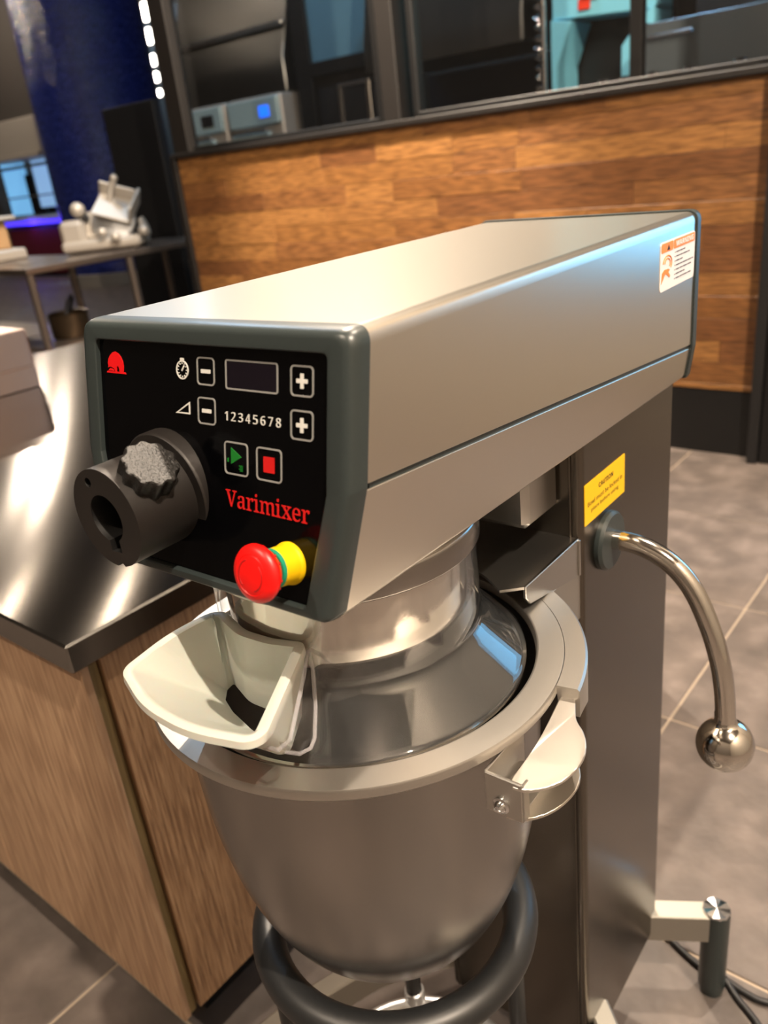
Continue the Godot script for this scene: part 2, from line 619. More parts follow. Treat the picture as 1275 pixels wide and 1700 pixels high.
func room() -> void:
	S = 1.0
	OFF = Vector3.ZERO
	# floor: a bed of grout with tiles set on it
	var fl := structure("floor", bx(Vector3(-8.0, -0.053, -4.5), Vector3(24.0, 0.10, 18.0)), M.grout)
	var tile_mesh := mesh(bx(Vector3.ZERO, Vector3(0.594, 0.02, 0.594), 0.0015))
	var x0 := -0.735 + 0.6 * 0.5
	var z0 := -3.085 + 0.6 * 0.5
	var far := MB.new()
	for i in range(-26, 7):
		for k in range(-15, 11):
			var p := Vector3(x0 + i * 0.6, -0.01, z0 + k * 0.6)
			if p.x < -17.7 or p.x > 3.3 or p.z < -11.7 or p.z > 3.6:
				continue
			if i >= -3 and i <= 2 and k >= 0 and k <= 6:
				var o := put("tile", tile_mesh, M["tile%d" % rng.randi_range(0, 3)], fl)
				o.position = p
			else:
				far.box(p, Vector3(0.594, 0.02, 0.594), 0.0)
	var rest := mk("tile", far, M.tile0, fl)
	rest.set_meta("kind", "stuff")
	structure("ceiling", bx(Vector3(-7.3, 4.67, -4.1), Vector3(22.4, 0.14, 16.6)), M.ceiling)
	structure("wall_right", bx(Vector3(3.55, 2.3, -4.1), Vector3(0.1, 4.7, 16.4)), M.wall_pale)  # out of view, kept pale to brighten reflections in the steel
	structure("wall_front", bx(Vector3(-7.3, 2.3, 3.75), Vector3(22.0, 4.7, 0.1)), M.wall_mid)  # out of view, kept dim so the window glass reflects less
	structure("wall_left", bx(Vector3(-18.05, 2.3, -4.1), Vector3(0.1, 4.7, 16.4)), M.wall_dark)
	structure("wall_far", bx(Vector3(-7.3, 2.3, -12.0), Vector3(22.0, 4.7, 0.1)), M.wall_dark)

	# low wall under the kitchen windows, clad in oak planks
	var w := structure("wall_back", bx(Vector3(-2.21, 0.737, -3.20), Vector3(3.46, 1.474, 0.10)), M.black)
	var row := 0
	for r in range(0, 14):
		var yb := 1.418 - 0.0922 * r + 0.0
		var yt := minf(yb + 0.0922, 1.474)
		if yt < 0.30:
			break
		yb = maxf(yb, 0.288)
		if yt - yb < 0.02:
			continue
		var x := -3.935
		var first := true
		while x < -0.485:
			var ln := rng.randf_range(0.28, 1.05)
			if first:
				ln *= rng.randf_range(0.3, 1.0)
			first = false
			# the long pale board that ends above the mixer head
			if r == 2 and x < -1.575 and x + ln > -1.75:
				ln = -1.575 - x
			var x1 := minf(x + ln, -0.485)
			if -0.485 - x1 < 0.12:
				x1 = -0.485
			var proud := rng.randf_range(0.0, 0.003)
			var b := MB.new()
			b.box(Vector3((x + x1) / 2, (yb + yt) / 2, -3.139 + proud), Vector3(x1 - x - 0.0012, yt - yb - 0.0012, 0.02), 0.0012)
			mk("plank", b, M["plank%d" % rng.randi_range(0, 5)], w)
			x = x1
		row += 1
	structure("trim_1", bx(Vector3(-2.21, 0.142, -3.14), Vector3(3.46, 0.284, 0.02), 0.001), M.black_deep)

	# window sill, posts and glass
	structure("trim_2", bx(Vector3(-2.21, 1.488, -3.165), Vector3(3.52, 0.026, 0.13), 0.003), M.frame)
	var lower := 1.50
	var upper := 3.2
	var panes := [[-3.87, -2.33], [-2.15, -0.42]]
	for i in 2:
		var x0w: float = panes[i][0]
		var x1w: float = panes[i][1]
		var f := MB.new()
		f.box(Vector3((x0w + x1w) / 2, lower + 0.014, -3.20), Vector3(x1w - x0w, 0.028, 0.06), 0.003)
		f.box(Vector3((x0w + x1w) / 2, upper - 0.02, -3.20), Vector3(x1w - x0w, 0.04, 0.06), 0.003)
		f.box(Vector3(x0w + 0.018, (lower + upper) / 2, -3.20), Vector3(0.036, upper - lower, 0.06), 0.003)
		f.box(Vector3(x1w - 0.018, (lower + upper) / 2, -3.20), Vector3(0.036, upper - lower, 0.06), 0.003)
		var wn := structure("window_%d" % (i + 1), f, M.black_deep)
		tag(wn, ["black framed kitchen window left of the brown post", "black framed kitchen window right of the brown post"][i])
		mk("pane", bx(Vector3((x0w + x1w) / 2, (lower + upper) / 2, -3.20), Vector3(x1w - x0w - 0.07, upper - lower - 0.06, 0.008)), M.glass, wn)
	structure("trim_3", bx(Vector3(-2.24, (lower + upper) / 2, -3.175), Vector3(0.10, upper - lower, 0.12), 0.004), M.frame)
	structure("trim_4", bx(Vector3(-3.885, 2.35, -3.16), Vector3(0.145, 1.7, 0.06), 0.004), M.frame)
	structure("trim_9", bx(Vector3(-3.962, 0.74, -3.165), Vector3(0.05, 1.48, 0.12), 0.004), M.frame)
	structure("wall_header", bx(Vector3(-1.55, 3.9, -3.18), Vector3(5.0, 1.4, 0.12)), M.wall_dark)
	# slim upright inside the right window
	structure("trim_5", bx(Vector3(-1.06, (lower + upper) / 2, -3.24), Vector3(0.05, upper - lower, 0.05), 0.003), M.black_deep)

	# black door and its frame right of the planks
	var d := structure("door_1", bx(Vector3(0.02, 1.08, -3.10), Vector3(0.92, 2.16, 0.05), 0.003), M.black_deep)
	mk("handle", bx(Vector3(0.38, 1.02, -3.055), Vector3(0.03, 0.22, 0.03), 0.004), M.chrome, d)
	structure("trim_6", bx(Vector3(-0.463, 1.6, -3.10), Vector3(0.04, 3.2, 0.09), 0.004), M.black)
	structure("trim_7", bx(Vector3(0.50, 1.6, -3.10), Vector3(0.04, 3.2, 0.09), 0.004), M.black)
	structure("trim_8", bx(Vector3(0.02, 2.68, -3.12), Vector3(0.92, 1.04, 0.06), 0.004), M.black)
	# unseen glowing pane right of the door, for blue reflections on the steel
	var wl := MB.new()
	wl.box(Vector3(2.0, 0.40, -3.16), Vector3(3.0, 0.80, 0.10))
	wl.box(Vector3(2.2, 3.50, -3.16), Vector3(2.6, 2.20, 0.10))
	wl.box(Vector3(0.56, 1.6, -3.16), Vector3(0.10, 1.6, 0.10))
	wl.box(Vector3(2.50, 1.6, -3.16), Vector3(2.0, 1.6, 0.10))
	structure("wall_backright", wl, M.wall_pale)  # unseen wall, pale to brighten what the head side reflects
	var wf := MB.new()
	wf.box(Vector3(1.05, 0.83, -3.15), Vector3(0.9, 0.06, 0.12), 0.004)
	wf.box(Vector3(1.05, 2.37, -3.15), Vector3(0.9, 0.06, 0.12), 0.004)
	wf.box(Vector3(0.63, 1.6, -3.15), Vector3(0.06, 1.5, 0.12), 0.004)
	wf.box(Vector3(1.47, 1.6, -3.15), Vector3(0.06, 1.5, 0.12), 0.004)
	var w3 := structure("window_3", wf, M.black_deep)
	mk("pane", bx(Vector3(1.05, 1.6, -3.16), Vector3(0.82, 1.5, 0.02)), glow(PANE_BLUE, 0.65), w3)
	var al := AreaLight3D.new()  # light of the unseen pane, cools the right side of the head
	al.name = "unseen_pane_light"
	al.area_size = Vector2(0.8, 1.45)
	al.light_color = PANE_BLUE
	al.light_energy = 0.9
	al.area_range = 30.0
	al.shadow_enabled = true
	add_child(al, true)
	al.position = Vector3(1.05, 1.6, -3.08)
	al.rotation.y = PI

# ------------------------------------------------------------------ the mixer
func head_outline(z: float, grow := 0.0) -> Array:
	return []

func build_mixer() -> void:
	var mx := mixer_thing("planetary_mixer", "tall stainless steel floor mixer with black control panel, red stop button and curved lever", "mixer", Vector3(0, -9.25, -3.4))
	# --- upper cover: brushed steel hood from the bezel to the rear rim
	var rings := []
	for k in 2:
		var z: float = [0.0, -4.27][k]
		var yk: float = [-0.682, -1.07][k]
		var pl := rounded([Vector2(1, yk), Vector2(1, 0), Vector2(-1, 0), Vector2(-1, yk)], [0.004, 0.085, 0.085, 0.004], 7)
		var r := PackedVector3Array()
		for p in pl:
			r.append(Vector3(p.x, p.y, z - 0.217 * p.y if k == 0 else z))
		rings.append(r)
	rings.reverse()
	var up := MB.new()
	up.loft(rings)
	var cover := mk("upper_cover", up, M.steel_z, mx)
	# --- lower cover: leans in towards its lower edge
	rings = []
	for k in 2:
		var z: float = [0.0, -4.27][k]
		var yk: float = [-0.712, -1.10][k]
		var xb: float = [0.883, 0.957][k]
		var yb: float = [-1.325, -1.35][k]
		var pl := rounded([Vector2(xb, yb), Vector2(0.995, yk), Vector2(-0.995, yk), Vector2(-xb, yb)], [0.03, 0.008, 0.008, 0.03], 4)
		var r := PackedVector3Array()
		for p in pl:
			r.append(Vector3(p.x, p.y, z - 0.217 * p.y if k == 0 else z))
		rings.append(r)
	rings.reverse()
	var lo := MB.new()
	lo.loft(rings)
	mk("lower_cover", lo, M.steel_z, mx)
	# dark seam strip between the covers
	var seam := MB.new()
	rings = []
	for k in 2:
		var r := PackedVector3Array()
		var yk: float = [-0.697, -1.085][k]
		for p: Vector2 in [Vector2(0.985, yk - 0.02), Vector2(0.985, yk + 0.02), Vector2(-0.985, yk + 0.02), Vector2(-0.985, yk - 0.02)]:
			r.append(Vector3(p.x, p.y, [0.1, -4.26][k]))
		rings.append(r)
	rings.reverse()
	seam.loft(rings)
	mk("seam_strip", seam, M.bezel, mx)
	# rear rim
	rings = []
	for q in [[-4.36, 0.0], [-4.35, 0.012], [-4.28, 0.016], [-4.262, 0.012], [-4.262, -0.02]]:
		var g: float = q[1]
		var pl := rounded([Vector2(0.957 + g, -1.352 - g), Vector2(1 + g, -1.087), Vector2(1 + g, g), Vector2(-1 - g, g), Vector2(-1 - g, -1.087), Vector2(-0.957 - g, -1.352 - g)], [0.03, 0.01, 0.09, 0.09, 0.01, 0.03], 6)
		var r := PackedVector3Array()
		for p in pl:
			r.append(Vector3(p.x, p.y, q[0]))
		rings.append(r)
	var rim := MB.new()
	rim.loft(rings)
	mk("rear_rim", rim, M.bezel, mx)
	# --- bezel round the control panel
	var outer := rounded([Vector2(0.883, -1.327), Vector2(1.0, -0.697), Vector2(1.0, 0.0), Vector2(-1.0, 0.0), Vector2(-1.0, -0.697), Vector2(-0.883, -1.327)], [0.05, 0.06, 0.085, 0.085, 0.06, 0.05], 8)
	var inner := rounded([Vector2(0.733, -1.272), Vector2(0.857, -0.715), Vector2(0.857, -0.10), Vector2(-0.857, -0.10), Vector2(-0.857, -0.715), Vector2(-0.733, -1.272)], [0.03, 0.03, 0.035, 0.035, 0.03, 0.03], 8)
	rings = []
	for q in [[-0.012, -0.02], [-0.012, 0.03], [0.03, 0.062], [0.10, 0.086], [0.22, 0.100], [0.40, 0.107], [0.92, 0.107], [0.99, 0.100], [1.0, 0.07]]:
		var r := PackedVector3Array()
		for i in outer.size():
			var p := outer[i].lerp(inner[i], q[0])
			r.append(Vector3(p.x, p.y, q[1] - 0.217 * p.y))
		rings.append(r)
	var bz := MB.new()
	bz.loft(rings, true, true, false)
	mk("bezel", bz, M.bezel, mx, 50.0)
	# --- control panel, with everything printed or set into it as sub-parts on its own plane
	var v := Vector3(0, 1, -0.217).normalized()
	var n := Vector3(0, 0.217, 1).normalized()
	var vk := Vector3(0, 1, -0.217).length()
	var keep := OFF
	OFF = Vector3.ZERO
	var pp := PackedVector2Array()
	for p in MB.inset(inner, 0.001):
		pp.append(Vector2(p.x, p.y * vk))
	var pm := MB.new()
	pm.prism(pp, -0.03, 0.0, 0.0)
	var panel := mk("control_panel", pm, M.black_gloss, mx)
	panel.transform = Transform3D(Basis(Vector3.RIGHT, v, n), (Vector3(0, 0, 0.075) - keep) * U)
	panel_prints(panel, vk)
	OFF = keep
	S = U
	# --- attachment hub on the panel
	var flange := MB.new()
	var hx := Transform3D(Basis(Vector3.RIGHT, PI / 2), Vector3(-0.305, -0.873, 0))     # its y axis looks along +z
	flange.lathe([Vector2(0.0, 0.14), Vector2(0.335, 0.14), Vector2(0.335, 0.275), Vector2(0.325, 0.288), Vector2(0.0, 0.288)], 48, Transform3D(hx.basis, hx.origin + Vector3(0, 0, 0)))
	var fl := mk("hub_flange", flange, M.hub, mx)
	var cs := CSGCombiner3D.new()
	cs.name = "attachment_hub"
	mx.add_child(cs, true)
	cs.transform = Transform3D(hx.basis, (hx.origin - OFF) * U)
	var body := CSGCylinder3D.new()
	body.radius = 0.268 * U; body.height = 0.40 * U; body.sides = 64; body.material = M.hub
	body.position = Vector3(0, 0.458 * U, 0); body.name = "body"
	cs.add_child(body)
	for q in [[0.128, 0.0, 0.0, "bore"], [0.026, -0.085, -0.185, "pin_hole"]]:
		var h := CSGCylinder3D.new()
		h.operation = CSGShape3D.OPERATION_SUBTRACTION
		h.radius = q[0] * U; h.height = 0.36 * U; h.sides = 40; h.material = M.black_soft
		h.position = Vector3(q[1] * U, 0.50 * U, q[2] * U)
		h.name = q[3]
		cs.add_child(h)
	var slot := CSGBox3D.new()
	slot.operation = CSGShape3D.OPERATION_SUBTRACTION
	slot.size = Vector3(0.085, 0.36, 0.12) * U
	slot.position = Vector3(0.02, 0.50, 0.125) * U
	slot.material = M.black_soft
	slot.name = "key_slot"
	cs.add_child(slot)
	var notch := CSGCylinder3D.new()
	notch.operation = CSGShape3D.OPERATION_SUBTRACTION
	notch.radius = 0.03 * U; notch.height = 0.2 * U; notch.sides = 20
	notch.position = Vector3(0.03, 0.62, 0.272) * U
	notch.material = M.hub
	notch.name = "rim_notch"
	cs.add_child(notch)
	# lobed clamp knob
	var ax := Vector3(sin(0.70), cos(0.70), 0.0)
	var kb := Basis(ax.cross(Vector3.BACK).normalized(), ax, Vector3.BACK)
	var kt := Transform3D(Basis(kb.x, ax, kb.x.cross(ax)), Vector3(-0.305, -0.873, 0.480))
	var kr := []
	for q in [[0.20, 0.86], [0.225, 0.97], [0.335, 1.0], [0.352, 0.975], [0.358, 0.92]]:
		var r := PackedVector3Array()
		for i in 80:
			var a := TAU * i / 80
			var rad: float = (0.140 + 0.008 * cos(a * 10.0)) * q[1]
			r.append(kt * Vector3(rad * sin(a), q[0], rad * cos(a)))
		kr.append(r)
	var km := MB.new()
	km.loft(kr)
	km.lathe([Vector2(0.07, 0.12), Vector2(0.07, 0.2)], 24, kt)
	var hubnode := cs
	var ck := mk("clamp_knob", km, M.knob, mx)
	tag(ck, "black lobed clamp knob with grained top")
	# --- emergency stop
	var e0 := Vector3(0.605, -1.087, 0.075 + 0.217 * 1.087)
	var et := Transform3D(Basis(v.cross(n), n, v), e0)
	et = Transform3D(Basis(Vector3.RIGHT, n, Vector3.RIGHT.cross(n)), e0)
	var ym := MB.new()
	ym.lathe([Vector2(0.0, -0.02), Vector2(0.105, -0.02), Vector2(0.108, 0.005), Vector2(0.104, 0.02), Vector2(0.098, 0.03), Vector2(0.096, 0.112), Vector2(0.09, 0.118), Vector2(0.0, 0.118)], 48, et)
	var es := mk("emergency_stop", ym, M.stop_yellow, mx)
	tag(es, "red mushroom emergency stop on a yellow collar")
	var gm := MB.new()
	gm.lathe([Vector2(0.0, 0.117), Vector2(0.0985, 0.117), Vector2(0.0985, 0.140), Vector2(0.0, 0.141)], 40, et)
	mk("green_ring", gm, M.stop_green, es)
	var rm := MB.new()
	rm.lathe([Vector2(0.0, 0.149), Vector2(0.085, 0.149), Vector2(0.100, 0.152), Vector2(0.112, 0.165), Vector2(0.124, 0.185), Vector2(0.135, 0.195), Vector2(0.141, 0.208), Vector2(0.140, 0.224), Vector2(0.130, 0.240), Vector2(0.115, 0.249), Vector2(0.097, 0.254), Vector2(0.094, 0.251), Vector2(0.090, 0.255), Vector2(0.05, 0.261), Vector2(0.0, 0.262)], 56, et)
	mk("red_cap", rm, M.stop_red, es, 60.0)
	var nubs := MB.new()
	for i in 18:
		var a := TAU * i / 18
		if i % 3 == 2:
			continue
		nubs.box(Vector3(0, 0.178, 0.120), Vector3(0.012, 0.016, 0.012), 0.003, et * Transform3D(Basis(Vector3.UP, a), Vector3.ZERO))
	for k in 2:
		var arc := []
		for i in 12:
			var a := PI * k + 0.35 + 2.0 * i / 11.0
			arc.append(et * Vector3(0.075 * sin(a), 0.2575, 0.075 * cos(a)))
		nubs.tube(arc, 0.0035, 6)
	mk("grip_mark", nubs, mat(Color(0.66, 0.03, 0.03), 0.45), es)
	# --- column
	var cp := rounded([Vector2(0.8335, -4.373), Vector2(0.8335, -2.437), Vector2(-0.8335, -2.437), Vector2(-0.8335, -4.373)], [0.05, 0.07, 0.07, 0.05], 6)
	rings = []
	for y in [-8.2, -8.18, -1.352]:
		var r := PackedVector3Array()
		var cq := MB.inset(cp, 0.02 if y == -8.2 else 0.0)
		for p in cq:
			r.append(Vector3(p.x, y, p.y))
		r.reverse()
		rings.append(r)
	var cm := MB.new()
	cm.loft(rings)
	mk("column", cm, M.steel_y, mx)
	# front trim line of the column's cladding
	var cl := MB.new()
	cl.box(Vector3(0.745, -4.78, -2.430), Vector3(0.018, 6.8, 0.016), 0.004)
	cl.box(Vector3(-0.745, -4.78, -2.430), Vector3(0.018, 6.8, 0.016), 0.004)
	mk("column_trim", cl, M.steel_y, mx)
	# neck plate between column and head
	var np := MB.new()
	np.box(Vector3(0, -1.62, -2.2), Vector3(1.30, 0.56, 0.5), 0.05)
	mk("neck", np, M.steel_x, mx)
	# --- planetary drum
	var dm := MB.new()
	var bt := Transform3D(Basis(), Vector3(0, 0, -0.718))
	dm.lathe([Vector2(0.0, -2.02), Vector2(0.70, -2.02), Vector2(0.75, -2.0), Vector2(0.772, -1.95), Vector2(0.775, -1.56), Vector2(0.775, -1.34)], 72, bt)
	mk("planetary_drum", dm, M.polished, mx)
	var cr := MB.new()
	cr.lathe([Vector2(0.70, -1.53), Vector2(0.865, -1.53), Vector2(0.875, -1.515), Vector2(0.875, -1.39), Vector2(0.86, -1.37), Vector2(0.80, -1.34)], 72, bt)
	mk("drum_collar", cr, M.steel_round, mx)
	# --- clear splash guard: open at the front for the chute
	var a0 := 0.43
	var a1 := TAU - 0.62
	var gd := MB.new()
	var prof := [Vector2(0.835, -1.50), Vector2(0.845, -1.56), Vector2(0.85, -2.06), Vector2(0.862, -2.10), Vector2(0.90, -2.135), Vector2(1.100, -2.345), Vector2(1.122, -2.365), Vector2(1.126, -2.39), Vector2(1.116, -2.395), Vector2(1.085, -2.375), Vector2(0.885, -2.155), Vector2(0.842, -2.115), Vector2(0.828, -2.07), Vector2(0.823, -1.56), Vector2(0.818, -1.50)]
	prof.reverse()
	gd.lathe(prof, 96, bt, a0, a1)
	var guard := mk("splash_guard", gd, M.plastic, mx, 50.0)
	tag(guard, "clear plastic splash guard")
	# steel ring that carries the guard
	var gr := MB.new()
	gr.lathe([Vector2(1.098, -2.425), Vector2(1.128, -2.425), Vector2(1.133, -2.405), Vector2(1.127, -2.394), Vector2(1.103, -2.394), Vector2(1.098, -2.425)], 96, bt)
	mk("guard_ring", gr, M.polished, mx)
	# clear pocket beside the chute
	var bd := MB.new()
	bd.tube([Vector3(0.30, -1.86, 0.0), Vector3(0.36, -1.95, 0.05), Vector3(0.44, -2.10, 0.15), Vector3(0.50, -2.22, 0.25), Vector3(0.51, -2.25, 0.30), Vector3(0.47, -2.27, 0.35), Vector3(0.30, -2.26, 0.42), Vector3(0.10, -2.25, 0.44)], 0.012, 8)
	bd.tube([Vector3(0.31, -1.85, 0.02), Vector3(0.44, -1.87, 0.20), Vector3(0.60, -1.91, 0.45), Vector3(0.66, -1.95, 0.56), Vector3(0.62, -1.99, 0.61), Vector3(0.50, -2.03, 0.60)], 0.012, 8)
	mk("guard_bead", bd, M.bead, mx)
	var pk := MB.new()
	pk.loft([PackedVector3Array([Vector3(0.36, -1.95, 0.05), Vector3(0.44, -2.10, 0.15), Vector3(0.50, -2.22, 0.25), Vector3(0.47, -2.27, 0.35), Vector3(0.30, -2.26, 0.42)]), PackedVector3Array([Vector3(0.345, -1.94, 0.07), Vector3(0.46, -1.96, 0.25), Vector3(0.56, -1.99, 0.42), Vector3(0.55, -2.03, 0.52), Vector3(0.42, -2.06, 0.56)])], false, false, false)
	mk("guard_pocket", pk, M.plastic, mx)
	# --- rear guard bracket: a folded steel plate from column to guard
	var bk := MB.new()
	var arcp := PackedVector2Array()
	for i in 13:
		var a := PI - 0.72 + 1.44 * i / 12.0          # the hollow that follows the guard
		arcp.append(Vector2(sin(a) * 1.02, -0.718 + cos(a) * 1.02))
	var plate := PackedVector2Array([Vector2(-0.80, -2.44), Vector2(0.80, -2.44), Vector2(0.80, -1.60)])
	for p in arcp:
		plate.append(p)
	plate.append(Vector2(-0.80, -1.60))
	var flat := Transform3D(Basis(Vector3.RIGHT, Vector3.BACK, Vector3.DOWN), Vector3(0, -2.13, 0))
	bk.prism(plate, 0.0, 0.02, 0.0, flat)
	for sx: float in [-1.0, 1.0]:
		var sk := PackedVector2Array([Vector2(-2.44, -2.45), Vector2(-1.66, -2.29), Vector2(-1.60, -2.22), Vector2(-1.60, -2.13), Vector2(-2.44, -2.13)])
		bk.prism(sk, -0.012, 0.012, 0.004, Transform3D(Basis(Vector3.BACK, Vector3.UP, Vector3.LEFT), Vector3(0.80 * sx, 0, 0)))
	bk.box(Vector3(0.80, -2.29, -2.432), Vector3(0.05, 0.30, 0.02), 0.004)
	mk("guard_bracket", bk, M.steel_x, mx)
	# --- bowl arms on both sides
	for sx: float in [1.0, -1.0]:
		var ar := MB.new()
		var aa := []
		for i in 25:
			var a := deg_to_rad(100.0 + 48.0 * i / 24.0)
			var drop := 0.19 + 0.30 * smoothstep(0.0, 0.6, i / 24.0)
			var r := PackedVector3Array()
			for q in [[1.372, -2.342], [1.498, -2.342], [1.512, -2.356], [1.512, -2.35 - drop], [1.385, -2.35 - drop], [1.372, -2.36]]:
				r.append(Vector3(sin(a) * q[0] * sx, q[1], -0.718 + cos(a) * q[0]))
			if sx < 0:
				r.reverse()
			aa.append(r)
		for r: PackedVector3Array in aa:
			r.reverse()
		aa.reverse()
		ar.loft(aa)
		ar.box(Vector3(0.70 * sx, -2.60, -2.2), Vector3(0.22, 0.5, 0.6), 0.02)
		mk("bowl_arm", ar, M.satin, mx)
	# --- lift lever
	var lz := -2.9
	var dk := MB.new()
	var dt := Transform3D(Basis(Vector3.BACK, -PI / 2), Vector3(0.8335, -2.34, lz))
	dk.lathe([Vector2(0.0, -0.01), Vector2(0.245, -0.01), Vector2(0.245, 0.035), Vector2(0.225, 0.06), Vector2(0.0, 0.062)], 48, dt)
	mk("lever_boss", dk, M.bezel, mx)
	var cv := Curve3D.new()
	for q in [[0.86, -2.34], [1.083, -2.342], [1.324, -2.434], [1.516, -2.626], [1.667, -2.936], [1.761, -3.239], [1.808, -3.509], [1.83, -3.78]]:
		cv.add_point(Vector3(q[0], q[1], lz - 0.02))
	for i in range(1, cv.point_count - 1):
		var d := (cv.get_point_position(i + 1) - cv.get_point_position(i - 1)) / 6.0
		cv.set_point_in(i, -d); cv.set_point_out(i, d)
	cv.bake_interval = 0.04
	var lp := []
	for p in cv.get_baked_points():
		lp.append(p)
	var lm := MB.new()
	lm.tube(lp, 0.079, 24)
	var lever := mk("lift_lever", lm, M.polished, mx)
	var ball := MB.new()
	var bp := []
	for i in 25:
		var a := -PI / 2 + PI * i / 24.0
		bp.append(Vector2(maxf(0.0, cos(a) * 0.226), sin(a) * 0.226))
	bp[24] = Vector2(0.079, 0.30)
	bp[23] = Vector2(0.079, 0.245)
	bp[22] = Vector2(0.086, 0.220)
	bp[21] = Vector2(0.102, 0.203)
	ball.lathe(bp, 48, Transform3D(Basis(Vector3.BACK, 0.06), Vector3(1.838, -3.99, lz - 0.02)))
	mk("lever_ball", ball, M.polished, lever, 60.0)
	# --- base: two front legs swept forward, rear stub with its foot
	for sx: float in [-1.0, 1.0]:
		var path := [Vector2(-0.78, -2.80), Vector2(-1.028, -2.563), Vector2(-1.26, -2.34), Vector2(-1.56, -1.918), Vector2(-1.746, -1.488), Vector2(-1.841, -1.254), Vector2(-1.974, -0.836), Vector2(-2.06, -0.40)]
		var rr := []
		for i in path.size():
			var p: Vector2 = path[i]
			var d: Vector2 = (path[mini(i + 1, path.size() - 1)] - path[maxi(i - 1, 0)]).normalized()
			var nn := Vector2(-d.y, d.x) * 0.115
			var r := PackedVector3Array([Vector3(p.x + nn.x, -8.12, p.y + nn.y), Vector3(p.x - nn.x, -8.12, p.y - nn.y), Vector3(p.x - nn.x, -7.77, p.y - nn.y), Vector3(p.x - nn.x * 0.8, -7.75, p.y - nn.y * 0.8), Vector3(p.x + nn.x * 0.8, -7.75, p.y + nn.y * 0.8), Vector3(p.x + nn.x, -7.77, p.y + nn.y)])
			if sx > 0:
				for k in r.size():
					r[k].x = -r[k].x
				r.reverse()
			r.reverse()
			rr.append(r)
		var lg := MB.new()
		lg.loft(rr)
		var leg := mk("front_leg", lg, M.leg, mx, 30.0)
		var ft := MB.new()
		ft.lathe([Vector2(0.0, -9.25), Vector2(0.15, -9.25), Vector2(0.16, -9.2), Vector2(0.14, -9.1), Vector2(0.14, -7.76), Vector2(0.13, -7.74), Vector2(0, -7.74)], 24, Transform3D(Basis(), Vector3(2.07 * sx, 0, -0.30)))
		mk("foot", ft, M.bezel, leg)
		var sb := MB.new()
		sb.box(Vector3.ZERO, Vector3(0.90, 0.40, 0.25), 0.012, Transform3D(Basis(Vector3.UP, 0.52 * sx), Vector3(1.04 * sx, -8.10, -4.475)))
		var st := mk("rear_leg", sb, M.leg, mx)
		var fm := MB.new()
		var f0 := Transform3D(Basis(), Vector3(1.44 * sx, 0, -4.70))
		fm.lathe([Vector2(0.0, -9.25), Vector2(0.135, -9.25), Vector2(0.14, -9.16), Vector2(0.155, -9.15), Vector2(0.158, -9.0), Vector2(0.158, -7.90), Vector2(0.148, -7.885)], 32, f0)
		mk("foot", fm, M.bezel, st)
		var fc := MB.new()
		for i in 12:
			var a := TAU * i / 12
			var b := TAU * (i + 1) / 12
			var h0 := -7.872 if i % 2 == 0 else -7.86
			var c0 := f0 * Vector3(0, -7.862, 0)
			var p0 := f0 * Vector3(sin(a) * 0.155, -7.875 if i % 2 == 0 else -7.858, cos(a) * 0.155)
			var p1 := f0 * Vector3(sin(b) * 0.155, -7.858 if i % 2 == 0 else -7.875, cos(b) * 0.155)
			fc.tri(c0, p0, p1)
			fc.quad(f0 * Vector3(sin(a) * 0.158, -7.90, cos(a) * 0.158), f0 * Vector3(sin(b) * 0.158, -7.90, cos(b) * 0.158), p1, p0)
		mk("foot_cap", fc, M.chrome, st, 5.0)
	# --- stickers on the right side
	var cx := Transform3D(Basis(Vector3(0, 0, -1), Vector3.UP, Vector3.RIGHT), (Vector3(0.8337, -2.052, -2.49) - OFF) * U)   # x runs backwards, y up
	OFF = Vector3.ZERO
	S = 1.0
	var w := 0.758 * U
	var h := 0.332 * U
	var sm := MB.new()
	sm.prism(rrect(0, 0, w, h, 0.0008), 0.0, 0.0006)
	var sticker := mk("caution_sticker", sm, M.label_yellow, mx)
	sticker.transform = cx
	tag(sticker, "yellow caution sticker with black lettering")
	var bf := font_of(false)
	lettering("lettering", "CAUTION", font_of(false, true), M.ink, sticker, w * 0.36, h * 0.12, Transform3D(Basis(), Vector3(w * 0.33, h * 0.68, 0.0004)))
	lettering("lettering", "Bowl must be locked in", bf, M.ink, sticker, w * 0.86, h * 0.115, Transform3D(Basis(), Vector3(w * 0.07, h * 0.42, 0.0004)))
	lettering("lettering", "place before using", bf, M.ink, sticker, w * 0.68, h * 0.115, Transform3D(Basis(), Vector3(w * 0.15, h * 0.22, 0.0004)))
	warning_label(mx, Transform3D(Basis(Vector3(0, 0, -1), Vector3.UP, Vector3.RIGHT), (Vector3(1.0003, -0.50, -3.475) - Vector3(0, -9.25, -3.4)) * U), 0.765 * U, 0.358 * U)

